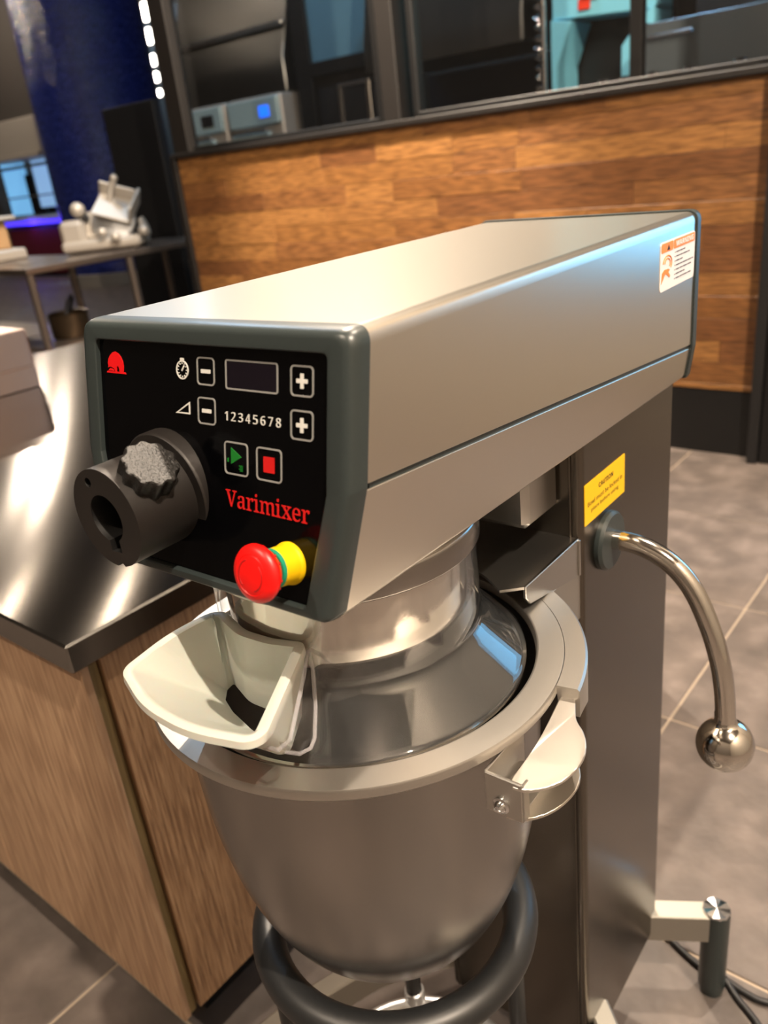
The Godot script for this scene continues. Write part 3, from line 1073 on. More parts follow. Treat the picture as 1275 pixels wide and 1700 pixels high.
func warning_label(mx: Node3D, xf: Transform3D, w: float, h: float) -> void:
	var sm := MB.new()
	sm.prism(rrect(0, 0, w, h, 0.004), 0.0, 0.0005)
	var o := mk("warning_label", sm, M.label_white, mx)
	o.transform = xf
	tag(o, "white warning label with orange header")
	var hd := MB.new()
	hd.prism(rrect(0.002, h * 0.79, w * 0.345, h * 0.975, 0.002), 0.0004, 0.0008)
	hd.prism(rrect(w * 0.36, h * 0.79, w - 0.002, h * 0.975, 0.002), 0.0004, 0.0008)
	mk("header", hd, M.label_orange, o)
	var tr := MB.new()
	tr.prism(PackedVector2Array([Vector2(w * 0.17, h * 0.82), Vector2(w * 0.25, h * 0.82), Vector2(w * 0.21, h * 0.93)]), 0.0006, 0.0011)
	mk("warning_triangle", tr, M.ink, o)
	lettering("lettering", "WARNING", font_of(false, true), M.label_white, o, w * 0.52, h * 0.11, Transform3D(Basis(), Vector3(w * 0.42, h * 0.83, 0.0006)))
	# the small print, too fine to read: seven bulleted lines of dashes
	var ln := MB.new()
	var lens := [0.26, 0.40, 0.22, 0.52, 0.46, 0.26, 0.48]
	for i in 7:
		var y := h * (0.70 - 0.092 * i)
		ln.prism(rrect(w * 0.40, y, w * 0.415, y + h * 0.022, 0.0003, 2), 0.0004, 0.0008)
		var x: float = 0.44
		var k := 0
		while x < 0.44 + lens[i] - 0.02:
			var l := minf([0.10, 0.07, 0.13][k % 3], 0.44 + lens[i] - x)
			ln.prism(rrect(w * x, y, w * (x + l), y + h * 0.024, 0.0003, 2), 0.0004, 0.0008)
			x += l + 0.018
			k += 1
	mk("small_print", ln, M.label_ink, o)
	# pictogram: a hand reaching to a whirling beater
	var pc := MB.new()
	pc.prism(PackedVector2Array([Vector2(w * 0.03, h * 0.17), Vector2(w * 0.13, h * 0.34), Vector2(w * 0.17, h * 0.33), Vector2(w * 0.26, h * 0.24), Vector2(w * 0.27, h * 0.28), Vector2(w * 0.22, h * 0.36), Vector2(w * 0.26, h * 0.40), Vector2(w * 0.22, h * 0.43), Vector2(w * 0.11, h * 0.44), Vector2(w * 0.05, h * 0.38)]), 0.0004, 0.0009)
	for k in 2:
		var pts := []
		for i in 18:
			var a := -0.6 + 3.6 * i / 17.0
			pts.append(Vector3(w * 0.19 + cos(a) * w * [0.075, 0.12][k], h * 0.54 + sin(a) * h * [0.11, 0.17][k], 0.0006))
		pc.tube(pts, 0.0007, 5)
	mk("pictogram", pc, M.label_orange, o)

func panel_prints(panel: Node3D, vk: float) -> void:
	# everything in panel coordinates: x across, y down the panel (0 at its top edge), as proportions of half the head width
	S = U
	OFF = Vector3.ZERO
	for q in [["timer_minus_button", -0.032, -0.160, 0.100, -0.296], ["speed_minus_button", -0.034, -0.354, 0.101, -0.4875], ["timer_plus_button", 0.6165, -0.1635, 0.759, -0.3015], ["speed_plus_button", 0.6155, -0.361, 0.758, -0.4965], ["timer_display", 0.179, -0.1615, 0.5365, -0.3025], ["start_button", 0.159, -0.552, 0.3285, -0.7145], ["stop_button", 0.3865, -0.555, 0.5585, -0.7145]]:
		var x0: float = q[1]
		var y1: float = q[2] * vk
		var x1: float = q[3]
		var y0: float = q[4] * vk
		var rr := 0.022 if q[0] != "timer_display" else 0.014
		var a := rrect(x0, y0, x1, y1, rr)
		var b := rrect(x0 + 0.0075, y0 + 0.0075, x1 - 0.0075, y1 - 0.0075, rr - 0.006)
		var m := MB.new()
		var rings := []
		for l in [[a, 0.0], [a, 0.0035], [b, 0.0035], [b, 0.0]]:
			var r := PackedVector3Array()
			for p: Vector2 in l[0]:
				r.append(Vector3(p.x, p.y, l[1]))
			rings.append(r)
		m.loft(rings, true, false, false)
		var c := Vector2((x0 + x1) / 2, (y0 + y1) / 2)
		var outline := mk(q[0], m, M.print_grey, panel)
		if q[0].contains("minus") or q[0].contains("plus"):
			var g := MB.new()
			g.prism(rrect(c.x - 0.034, c.y - 0.0095, c.x + 0.034, c.y + 0.0095, 0.002, 2), 0.0, 0.004)
			if q[0].contains("plus"):
				g.prism(rrect(c.x - 0.0095, c.y - 0.034, c.x + 0.0095, c.y + 0.034, 0.002, 2), 0.0, 0.0042)
			_sub("sign", g, M.print_white, panel)
		elif q[0] == "timer_display":
			var g := MB.new()
			g.prism(rrect(x0 + 0.009, y0 + 0.009, x1 - 0.009, y1 - 0.009, 0.008), -0.002, 0.001)
			_sub("display_glass", g, M.display, panel)
		elif q[0] == "start_button":
			var g := MB.new()
			g.prism(PackedVector2Array([Vector2(x0 + 0.050, y1 - 0.112), Vector2(x0 + 0.122, y1 - 0.072), Vector2(x0 + 0.050, y1 - 0.030)]), 0.0, 0.004)
			_sub("start_symbol", g, M.print_green, panel)
			var g2 := MB.new()
			for k in 4:
				g2.prism(rrect(x0 + 0.105 + 0.006 * (k % 2), y1 - 0.118 - k * 0.008, x0 + 0.130, y1 - 0.114 - k * 0.008, 0.001, 1), 0.0, 0.004)
			g2.prism(rrect(x0 + 0.022, y1 - 0.105, x0 + 0.03, y1 - 0.085, 0.001, 1), 0.0, 0.004)
			_sub("start_mark", g2, M.print_green, panel)
		else:
			var g := MB.new()
			g.prism(rrect(c.x - 0.036, c.y - 0.038, c.x + 0.036, c.y + 0.038, 0.002, 2), 0.0, 0.004)
			_sub("stop_symbol", g, M.print_red, panel)
	# clock symbol
	var ck := MB.new()
	var cc := Vector2(-0.145, -0.231 * vk)
	var rings := []
	for l in [[0.048, 0.0], [0.048, 0.004], [0.041, 0.004], [0.041, 0.0]]:
		var r := PackedVector3Array()
		for i in 40:
			var a := TAU * i / 40
			r.append(Vector3(cc.x + cos(a) * l[0], cc.y + sin(a) * l[0], l[1]))
		rings.append(r)
	ck.loft(rings, true, false, false)
	ck.prism(rrect(cc.x - 0.014, cc.y + 0.046, cc.x + 0.014, cc.y + 0.060, 0.003, 2), 0.0, 0.004)
	var hand := Transform3D(Basis(Vector3.BACK, -0.6), Vector3(cc.x, cc.y, 0))
	ck.prism(rrect(-0.004, -0.006, 0.004, 0.026, 0.001, 1), 0.0, 0.004, 0.0, hand)
	for i in 12:
		ck.prism(rrect(-0.0022, 0.030, 0.0022, 0.038, 0.0006, 1), 0.0, 0.004, 0.0, Transform3D(Basis(Vector3.BACK, TAU * i / 12), Vector3(cc.x, cc.y, 0)))
	_sub("clock_symbol", ck, M.print_white, panel)
	# speed wedge symbol
	var tp := [Vector2(-0.2085, -0.4495 * vk), Vector2(-0.0945, -0.4485 * vk), Vector2(-0.0945, -0.3855 * vk)]
	var wd := MB.new()
	var i0 := MB.inset(PackedVector2Array(tp), 0.0075)
	rings = []
	for l in [[tp, 0.0], [tp, 0.004], [i0, 0.004], [i0, 0.0]]:
		var r := PackedVector3Array()
		for p: Vector2 in l[0]:
			r.append(Vector3(p.x, p.y, l[1]))
		rings.append(r)
	wd.loft(rings, true, false, false)
	_sub("speed_symbol", wd, M.print_white, panel)
	# red emblem: a rounded hump standing on a line
	var em := MB.new()
	var e0 := Vector2(-0.7975, -0.2835 * vk)
	var hump := PackedVector2Array()
	for p in [[0.152, 0.012], [0.156, 0.045], [0.150, 0.070], [0.136, 0.092], [0.112, 0.112], [0.085, 0.1205], [0.060, 0.114], [0.036, 0.097], [0.020, 0.076], [0.014, 0.056], [0.018, 0.040], [0.014, 0.030], [0.030, 0.036], [0.050, 0.034], [0.070, 0.028], [0.078, 0.012], [0.092, 0.012], [0.094, 0.036], [0.106, 0.045], [0.116, 0.030], [0.118, 0.012]]:
		hump.append(e0 + Vector2(p[0], p[1]))
	em.prism(hump, 0.0, 0.004)
	em.prism(PackedVector2Array([e0 + Vector2(0.0, 0.002), e0 + Vector2(0.176, 0.002), e0 + Vector2(0.165, 0.012), e0 + Vector2(0.006, 0.011)]), 0.0, 0.004)
	em.prism(PackedVector2Array([e0 + Vector2(0.016, 0.014), e0 + Vector2(0.066, 0.014), e0 + Vector2(0.060, 0.024), e0 + Vector2(0.034, 0.028)]), 0.0, 0.004)
	_sub("emblem", em, M.logo_red, panel)
	S = 1.0
	var digits := "12345678"
	for i in 8:
		var dw := (0.019 if i == 0 else 0.031) * U
		var x := (0.165 + (0.390 - 0.031) * i / 7.0 + (0.006 if i == 0 else 0.0)) * U
		lettering("speed_number", digits[i], font_of(false), M.print_white, panel, dw, 0.044 * U, Transform3D(Basis(), Vector3(x, -0.452 * vk * U, 0.0003)))
	lettering("maker_name", "Varimixer", font_of(true), M.print_red, panel, 0.572 * U, 0.092 * U, Transform3D(Basis(), Vector3(0.165 * U, -0.877 * vk * U, 0.0003)))

func _sub(called: String, m: MB, mt: Material, parent: Node3D) -> MeshInstance3D:
	return mk(called, m, mt, parent)

# ------------------------------------------------------------------ bowl, chute, trolley
func build_bowl() -> void:
	var o := mixer_thing("mixing_bowl", "deep stainless steel mixing bowl under the mixer head with a flat rim", "bowl", Vector3(0, -4.95, -0.718))
	var bt := Transform3D(Basis(), Vector3(0, 0, -0.718))
	var out_p := [Vector2(0.0, -4.93), Vector2(0.30, -4.92), Vector2(0.52, -4.84), Vector2(0.70, -4.70), Vector2(0.86, -4.48), Vector2(0.99, -4.20), Vector2(1.09, -3.86), Vector2(1.155, -3.50), Vector2(1.19, -3.15), Vector2(1.205, -2.80), Vector2(1.21, -2.44)]
	var cv := Curve3D.new()
	for p: Vector2 in out_p:
		cv.add_point(Vector3(p.x, p.y, 0))
	for i in range(1, cv.point_count - 1):
		var d := (cv.get_point_position(i + 1) - cv.get_point_position(i - 1)) / 6.0
		cv.set_point_in(i, -d); cv.set_point_out(i, d)
	cv.bake_interval = 0.08
	var prof := []
	for p in cv.get_baked_points():
		prof.append(Vector2(p.x, p.y))
	prof[0].x = 0.0
	var outer := prof.duplicate()
	# inside, from the lip down
	var inside := []
	for i in range(outer.size() - 1, -1, -1):
		inside.append(Vector2(maxf(0.0, outer[i].x - 0.018), outer[i].y + 0.018))
	var all := outer + [Vector2(1.21, -2.42), Vector2(1.185, -2.40), Vector2(1.185, -2.44)] + inside
	var bm := MB.new()
	bm.lathe(all, 112, bt)
	mk("bowl_wall", bm, M.steel_round, o, 50.0)
	var rm := MB.new()
	rm.lathe([Vector2(1.188, -2.44), Vector2(1.362, -2.415), Vector2(1.374, -2.40), Vector2(1.3745, -2.355), Vector2(1.366, -2.339), Vector2(1.21, -2.335), Vector2(1.196, -2.342), Vector2(1.19, -2.36), Vector2(1.188, -2.44)], 128, bt)
	mk("rim", rm, M.satin, o)
	# lug and handle on the right
	for sx: float in [1.0]:
		var hb := MB.new()
		# bracket box: front plate, outer plate, base
		var z0 := -0.62
		var z1 := -0.20
		hb.box(Vector3(1.412 * sx, -2.565, z1 + 0.0), Vector3(0.228, 0.262, 0.022), 0.006)
		hb.box(Vector3(1.30 * sx, -2.565, (z0 + z1) / 2), Vector3(0.016, 0.26, z1 - z0), 0.004)
		hb.box(Vector3(1.40 * sx, -2.688, (z0 + z1) / 2), Vector3(0.20, 0.016, z1 - z0), 0.004)
		hb.box(Vector3(1.524 * sx, -2.565, z1 - 0.03), Vector3(0.016, 0.25, 0.06), 0.004)
		var bracket := mk("handle_bracket", hb, M.steel_x, o)
		var sc := MB.new()
		var st := Transform3D(Basis(Vector3.RIGHT, PI / 2), Vector3(1.40 * sx, -2.62, z1 + 0.011))
		sc.lathe([Vector2(0.0, 0.0), Vector2(0.05, 0.0), Vector2(0.05, 0.012), Vector2(0.036, 0.016), Vector2(0.034, 0.03), Vector2(0.02, 0.046), Vector2(0.0, 0.05)], 24, st)
		sc.box(Vector3(0, 0.05, 0), Vector3(0.045, 0.012, 0.012), 0.002, st)
		mk("screw", sc, M.chrome, bracket, 30.0)
		# upper leaf of the handle: a half-moon plate, bowed
		var leaf := [Vector2(1.36, -1.02), Vector2(1.44, -1.02), Vector2(1.50, -0.90), Vector2(1.545, -0.805), Vector2(1.63, -0.735), Vector2(1.70, -0.62), Vector2(1.725, -0.50), Vector2(1.705, -0.362), Vector2(1.66, -0.285), Vector2(1.60, -0.225), Vector2(1.537, -0.188), Vector2(1.44, -0.182), Vector2(1.452, -0.38), Vector2(1.437, -0.60), Vector2(1.40, -0.80)]
		mk("handle_leaf", leaf_mesh(leaf, -2.42, 0.020, sx, 0.10), M.satin_fine, o, 50.0)
		var low := [Vector2(1.44, -0.88), Vector2(1.52, -0.82), Vector2(1.60, -0.735), Vector2(1.66, -0.62), Vector2(1.668, -0.50), Vector2(1.64, -0.37), Vector2(1.58, -0.27), Vector2(1.49, -0.20), Vector2(1.38, -0.195), Vector2(1.40, -0.40), Vector2(1.40, -0.62)]
		mk("handle_leaf", leaf_mesh(low, -2.67, 0.020, sx, 0.06), M.steel_z, o, 50.0)

func leaf_mesh(pl: Array, y: float, th: float, sx: float, bow: float) -> MB:
	var poly := PackedVector2Array()
	for p: Vector2 in pl:
		poly.append(Vector2(p.x * sx, p.y))
	var r2 := PackedVector3Array()
	for p in poly:
		r2.append(Vector3(p.x, p.y, 0))
	r2 = chaikin(r2, 2)
	var p2 := PackedVector2Array()
	for p in r2:
		p2.append(Vector2(p.x, p.y))
	if Geometry2D.is_polygon_clockwise(p2):
		p2.reverse()
	var m := MB.new()
	m.prism(p2, 0.0, th, 0.004, Transform3D(Basis(Vector3.RIGHT, Vector3.BACK, Vector3.DOWN), Vector3(0, y, 0)))
	# bow the plate along its length and turn it right side out
	for i in m.t.size():
		var p := m.t[i]
		var s := maxf(0.0, (p.z + 0.62) / 0.5)
		p.y -= bow * s * s * 0.5
		m.t[i] = p
	return m

func build_chute() -> void:
	var o := mixer_thing("feed_chute", "milky white plastic feed chute hung in the front of the splash guard", "chute", Vector3(0.0, -2.3, 0.2))
	var tp := rounded([Vector2(-0.41, 0.68), Vector2(-0.06, 0.815), Vector2(0.30, 0.835), Vector2(0.625, 0.745), Vector2(0.265, 0.075), Vector2(0.10, 0.125), Vector2(-0.13, 0.14), Vector2(-0.42, 0.04), Vector2(-0.485, 0.25)], [0.09, 0.9, 0.9, 0.05, 0.015, 0.4, 0.4, 0.04, 0.9], 10)
	var bp := rounded([Vector2(-0.31, 0.19), Vector2(-0.18, 0.25), Vector2(0.04, 0.31), Vector2(0.36, 0.37), Vector2(0.19, 0.085), Vector2(0.02, 0.125), Vector2(-0.16, 0.13), Vector2(-0.395, 0.04), Vector2(-0.38, 0.11)], [0.04, 0.3, 0.3, 0.03, 0.015, 0.3, 0.3, 0.015, 0.05], 10)
	var top := PackedVector3Array()
	var bot := PackedVector3Array()
	for p in tp:
		top.append(Vector3(p.x, -1.80, p.y))
	for p in bp:
		bot.append(Vector3(p.x, -2.30, p.y))
	var rings := []
	rings.append(grown(bot, 0.035, -2.30))
	var mid := PackedVector3Array()
	for i in top.size():
		mid.append(bot[i].lerp(top[i], 0.80))
	rings.append(grown(mid, 0.060, -1.90))
	rings.append(grown(top, 0.065, -1.845))
	rings.append(grown(top, 0.060, -1.805))
	rings.append(grown(top, 0.030, -1.795))
	rings.append(grown(top, 0.0, -1.805))
	var m2 := PackedVector3Array()
	for i in top.size():
		m2.append(bot[i].lerp(top[i], 0.5))
	rings.append(m2)
	rings.append(bot)
	rings.append(rings[0])
	var m := MB.new()
	m.loft(rings, true, false, false)
	mk("funnel", m, M.chute, o, 55.0)

func grown(r: PackedVector3Array, d: float, y: float) -> PackedVector3Array:
	var o := PackedVector3Array()
	var n := r.size()
	for i in n:
		var e := (r[(i + 1) % n] - r[(i - 1 + n) % n]).normalized()
		o.append(Vector3(r[i].x + e.z * -d, y, r[i].z + e.x * d))
	return o

func build_trolley() -> void:
	var o := mixer_thing("bowl_trolley", "wheeled bowl trolley with a thick black ring under the mixing bowl", "trolley", Vector3(0, -9.25, -0.718))
	var pts := []
	for i in 72:
		var a := TAU * i / 72
		pts.append(Vector3(sin(a) * 0.997, -4.80, -0.718 + cos(a) * 0.997))
	var rg := MB.new()
	rg.tube(pts, 0.130, 20, true)
	mk("carrying_ring", rg, M.rubber, o)
	pts = []
	for i in 60:
		var a := TAU * i / 60
		pts.append(Vector3(sin(a) * 0.95, -7.25, -0.718 + cos(a) * 0.95))
	var fr := MB.new()
	fr.tube(pts, 0.07, 14, true)
	mk("base_ring", fr, M.cast, o)
	for k in 4:
		var a: float = [-2.476, 2.68, 0.95, -0.75][k]
		var d := Vector3(sin(a), 0, cos(a))
		var c: Vector3 = Vector3(0, 0, -0.718) + d * [0.98, 1.08, 0.98, 0.98][k]
		var pm := MB.new()
		pm.lathe([Vector2(0, -7.25), Vector2(0.078, -7.25), Vector2(0.078, -4.85), Vector2(0, -4.85)], 20, Transform3D(Basis(), c))
		mk("post", pm, M.rubber, o)
		var sk := MB.new()
		sk.lathe([Vector2(0.0, -7.6), Vector2(0.10, -7.6), Vector2(0.105, -7.15), Vector2(0.10, -7.08), Vector2(0.08, -7.07), Vector2(0.078, -7.2)], 22, Transform3D(Basis(), c))
		var e: Vector3 = c + d * 0.75
		sk.tube([c + Vector3(0, -7.42, 0), c.lerp(e, 0.5) + Vector3(0, -7.7, 0), e + Vector3(0, -8.5, 0)], 0.065, 12)
		sk.tube([c + Vector3(0, -7.30, 0), Vector3(0, -7.36, -0.718)], 0.05, 10)
		mk("socket_leg", sk, M.cast, o)
		var wh := MB.new()
		wh.lathe([Vector2(0.0, -0.07), Vector2(0.24, -0.07), Vector2(0.27, -0.04), Vector2(0.27, 0.04), Vector2(0.24, 0.07), Vector2(0.0, 0.07)], 28, Transform3D(Basis(d, PI / 2), e + Vector3(0, -8.98, 0)))
		mk("caster", wh, M.rubber, o)
	# mains cable on the floor behind the right foot
	S = 1.0
	OFF = Vector3.ZERO
	var cb := MB.new()
	for run in [[[0.04, -0.72], [0.089, -0.689], [0.156, -0.663], [0.20, -0.662], [0.232, -0.657], [0.27, -0.662], [0.40, -0.72]], [[0.19, -0.668], [0.223, -0.640], [0.257, -0.618], [0.33, -0.56], [0.45, -0.50]]]:
		var cv := Curve3D.new()
		for q in run:
			cv.add_point(Vector3(q[0], 0.006, q[1]))
		for i in range(1, cv.point_count - 1):
			var d := (cv.get_point_position(i + 1) - cv.get_point_position(i - 1)) / 6.0
			cv.set_point_in(i, -d); cv.set_point_out(i, d)
		cv.bake_interval = 0.01
		var pp := []
		for p in cv.get_baked_points():
			pp.append(p)
		cb.tube(pp, 0.0055, 10)
	tag(mk("power_cord", cb, M.black, null), "black power cord lying on the floor tiles behind the mixer foot", "cord")

# ------------------------------------------------------------------ counter
func build_counter() -> void:
	# slab
	var x1 := -0.437
	var z1 := -0.032
	var x0 := -2.40
	var zb := -1.55
	var o := thing("countertop", "scratched stainless steel countertop with folded edges beside the mixer", "countertop", Vector3((x0 + x1) / 2, 0.79, (z1 + zb) / 2))
	var sl := MB.new()
	sl.box(Vector3((x0 + x1) / 2, 0.809, (z1 + zb) / 2), Vector3(x1 - x0, 0.042, z1 - zb), 0.003)
	mk("slab", sl, M.counter_edge, o)
	# top sheet: brushed along the counter, with its own texture directions
	var tsh := ArrayMesh.new()
	var ar := []
	ar.resize(Mesh.ARRAY_MAX)
	var yt := 0.8304 - o.position.y
	var xa := x0 + 0.003 - o.position.x
	var xb := x1 - 0.003 - o.position.x
	var za := zb + 0.003 - o.position.z
	var zc := z1 - 0.003 - o.position.z
	var yb := yt - 0.0008
	ar[Mesh.ARRAY_VERTEX] = PackedVector3Array([Vector3(xa, yt, za), Vector3(xb, yt, za), Vector3(xb, yt, zc), Vector3(xa, yt, zc)])
	ar[Mesh.ARRAY_NORMAL] = PackedVector3Array([Vector3.UP, Vector3.UP, Vector3.UP, Vector3.UP])
	ar[Mesh.ARRAY_TEX_UV] = PackedVector2Array([Vector2(0, 0), Vector2(0, 2), Vector2(1.5, 2), Vector2(1.5, 0)])
	ar[Mesh.ARRAY_INDEX] = PackedInt32Array([0, 1, 2, 0, 2, 3])
	tsh.add_surface_from_arrays(Mesh.PRIMITIVE_TRIANGLES, ar)
	put("top_sheet", tsh, M.counter, o)
	# cabinet
	var c := thing("counter_cabinet", "wood veneer cabinet with a dark recessed plinth under the steel countertop", "cabinet", Vector3((x0 + x1) / 2, 0, (z1 + zb) / 2))
	var fx := -0.449
	var fz := -0.046
	var bot := 0.112
	var top := 0.788
	var core := MB.new()
	core.box(Vector3((x0 + fx) / 2 - 0.01, (bot + top) / 2, (fz + zb) / 2 - 0.012), Vector3(fx - x0 - 0.03, top - bot - 0.002, fz - zb - 0.03))
	mk("body", core, M.gap, c)
	# front doors (towards the viewer)
	var dx := fx
	var first := true
	for xs in [[-0.984, fx], [-1.52, -0.987], [-2.06, -1.523], [-2.38, -2.063]]:
		mk("door", bx(Vector3((xs[0] + xs[1]) / 2, (bot + top) / 2, fz - 0.0065), Vector3(xs[1] - xs[0], top - bot, 0.013), 0.001), M.veneer, c)
	mk("corner_strip", bx(Vector3(fx - 0.013, (bot + top) / 2, fz - 0.0205), Vector3(0.018, top - bot, 0.013), 0.0005), M.stile, c)
	mk("side_panel", bx(Vector3(fx - 0.008, (bot + top) / 2, -0.5575), Vector3(0.018, top - bot, 0.961), 0.001), M.veneer_side, c)
	mk("side_panel", bx(Vector3(fx - 0.008, (bot + top) / 2, -1.30), Vector3(0.018, top - bot, 0.50), 0.001), M.veneer_side, c)
	mk("plinth", bx(Vector3((x0 + fx) / 2 - 0.02, 0.056, (fz + zb) / 2 - 0.03), Vector3(fx - x0 - 0.10, 0.112, fz - zb - 0.09)), M.black_deep, c)
	# open steel tray on the counter, left
	var t := thing("steel_container", "plain stainless steel box with one folded line along its side on the countertop", "container", Vector3(-2.09, 0.83, -0.66))
	var m := MB.new()
	var rings := []
	for q in [[0.0, -0.004], [0.003, 0.0], [0.060, 0.0], [0.062, -0.003], [0.066, -0.003], [0.068, 0.0], [0.166, 0.0], [0.170, -0.003]]:
		var g: float = q[1]
		var r := PackedVector3Array()
		for p in rrect(-2.30 - g, -0.834 - g, -1.877 + g, -0.48 + g, 0.012):
			r.append(Vector3(p.x, 0.83 + q[0], p.y))
		r.reverse()
		rings.append(r)
	m.loft(rings)
	mk("box_body", m, mat(Color(0.66, 0.585, 0.55), 0.3, 0.95), t)

# ------------------------------------------------------------------ work table with slicer and pot
func build_table() -> void:
	var h := 0.95
	var x1 := -4.62
	var z1 := -2.34
	var x0 := -6.2
	var zb := -3.93
	var t := thing("work_table", "long stainless steel work table with tubular legs and lower shelf", "table", Vector3((x0 + x1) / 2, 0, (z1 + zb) / 2))
	# an L-shaped pair of tops: the near run goes along z
	mk("tabletop", bx(Vector3(-4.97, h - 0.02, (z1 + zb) / 2), Vector3(0.70, 0.04, z1 - zb), 0.006), M.table_steel, t)
	mk("tabletop", bx(Vector3(-6.03, h - 0.02, -2.69), Vector3(1.40, 0.04, 0.70), 0.006), M.table_steel, t)
	mk("shelf", bx(Vector3(-4.97, 0.42, (z1 + zb) / 2), Vector3(0.66, 0.03, z1 - zb - 0.06), 0.004), M.table_steel, t)
	mk("shelf", bx(Vector3(-6.03, 0.42, -2.69), Vector3(1.38, 0.03, 0.64), 0.004), M.table_steel, t)
	for p in [[-4.65, -2.37], [-4.65, -3.12], [-4.65, -3.90], [-5.29, -3.90], [-5.29, -3.05], [-5.29, -2.37], [-6.70, -2.37], [-6.70, -3.0]]:
		var lg := MB.new()
		lg.lathe([Vector2(0, 0), Vector2(0.026, 0), Vector2(0.026, h - 0.04), Vector2(0, h - 0.04)], 16, Transform3D(Basis(), Vector3(p[0], 0, p[1])))
		mk("leg", lg, M.table_steel, t)
	build_slicer(h)
	# pot on the lower shelf
	var p := thing("cooking_pot", "dark handled cooking pot on the lower shelf of the work table", "pot", Vector3(-4.93, 0.436, -2.72))
	var pm := MB.new()
	var at := Transform3D(Basis(), Vector3(-4.93, 0.436, -2.72))
	pm.lathe([Vector2(0, 0), Vector2(0.12, 0), Vector2(0.13, 0.01), Vector2(0.135, 0.16), Vector2(0.142, 0.168), Vector2(0.128, 0.165), Vector2(0.122, 0.012), Vector2(0, 0.012)], 36, at)
	mk("pot_body", pm, mat(Color(0.34, 0.29, 0.23), 0.3, 0.9), p)
	var hm := MB.new()
	hm.tube([at * Vector3(-0.10, 0.15, -0.08), at * Vector3(-0.06, 0.24, -0.10), at * Vector3(0.0, 0.27, -0.06), at * Vector3(0.07, 0.24, 0.02), at * Vector3(0.10, 0.16, 0.07)], 0.012, 8)
	mk("handle", hm, M.black, p)

func build_slicer(h: float) -> void:
	var b := Vector3(-5.02, h, -3.22)
	var t := thing("meat_slicer", "pale metal meat slicer with tilted carriage on the steel work table", "slicer", b)
	t.rotation.y = 0.0
	var X := Transform3D(Basis(Vector3.UP, 0.72), b)
	# base casting
	var m := MB.new()
	m.box(Vector3(0.0, 0.05, 0.0), Vector3(0.56, 0.075, 0.34), 0.02, X)
	mk("base", m, M.pale_metal, t)
	for q in [[-0.22, -0.12], [0.22, -0.12], [-0.22, 0.12], [0.22, 0.12]]:
		m = MB.new()
		m.box(Vector3(q[0], 0.008, q[1]), Vector3(0.05, 0.016, 0.05), 0.004, X)
		mk("foot", m, M.black, t)
	# motor housing at the left
	m = MB.new()
	m.box(Vector3(-0.20, 0.14, 0.0), Vector3(0.17, 0.17, 0.26), 0.03, X)
	mk("motor_housing", m, M.pale_metal, t)
	# gauge plate leaning back
	m = MB.new()
	m.box(Vector3(0.02, 0.17, 0.06), Vector3(0.30, 0.20, 0.03), 0.01, X * Transform3D(Basis(Vector3.RIGHT, -0.5), Vector3(0, 0, 0)))
	mk("gauge_plate", m, M.pale_metal, t)
	# round blade with its guard
	m = MB.new()
	m.lathe([Vector2(0, -0.02), Vector2(0.15, -0.02), Vector2(0.16, 0.0), Vector2(0.15, 0.012), Vector2(0.05, 0.03), Vector2(0, 0.03)], 36, X * Transform3D(Basis(Vector3.RIGHT, 1.05), Vector3(0.08, 0.19, 0.0)))
	mk("blade_guard", m, M.cast, t)
	# tilted product tray
	m = MB.new()
	m.box(Vector3(0.0, 0.0, 0.0), Vector3(0.28, 0.02, 0.26), 0.006, X * Transform3D(Basis(Vector3.BACK, -0.35) * Basis(Vector3.RIGHT, 0.55), Vector3(0.11, 0.275, -0.02)))
	m.box(Vector3(0.13, 0.06, 0.0), Vector3(0.02, 0.12, 0.26), 0.006, X * Transform3D(Basis(Vector3.BACK, -0.35) * Basis(Vector3.RIGHT, 0.55), Vector3(0.11, 0.275, -0.02)))
	m.box(Vector3(-0.02, 0.05, -0.12), Vector3(0.26, 0.10, 0.02), 0.006, X * Transform3D(Basis(Vector3.BACK, -0.35) * Basis(Vector3.RIGHT, 0.55), Vector3(0.11, 0.275, -0.02)))
	mk("carriage_tray", m, M.pale_metal, t)
	# pusher handle and knobs
	m = MB.new()
	m.tube([X * Vector3(0.06, 0.32, -0.06), X * Vector3(0.10, 0.41, -0.06), X * Vector3(0.13, 0.46, -0.05)], 0.022, 12)
	mk("pusher_handle", m, M.pale_metal, t)
	m = MB.new()
	for q in [[-0.15, 0.29, 0.02, 0.052], [0.12, 0.09, 0.19, 0.036], [0.30, 0.11, 0.10, 0.04], [0.135, 0.47, -0.05, 0.026], [0.03, 0.13, 0.17, 0.032]]:
		var bp := []
		for i in 13:
			var a := -PI / 2 + PI * i / 12.0
			bp.append(Vector2(maxf(0.0, cos(a) * q[3]), sin(a) * q[3]))
		m.lathe(bp, 20, X * Transform3D(Basis(), Vector3(q[0], q[1], q[2])))
	mk("knob", m, M.pale_metal, t, 60.0)
	# thickness dial
	m = MB.new()
	m.lathe([Vector2(0, 0), Vector2(0.06, 0), Vector2(0.065, 0.03), Vector2(0, 0.035)], 24, X * Transform3D(Basis(Vector3.BACK, -1.3), Vector3(0.28, 0.13, 0.02)))
	mk("dial", m, M.pale_metal, t)
	m = MB.new()
	m.box(Vector3(-0.08, 0.30, 0.0), Vector3(0.06, 0.10, 0.06), 0.01, X * Transform3D(Basis(Vector3.BACK, 0.5), Vector3(0.08, 0.03, 0)))
	mk("arm", m, M.black, t)

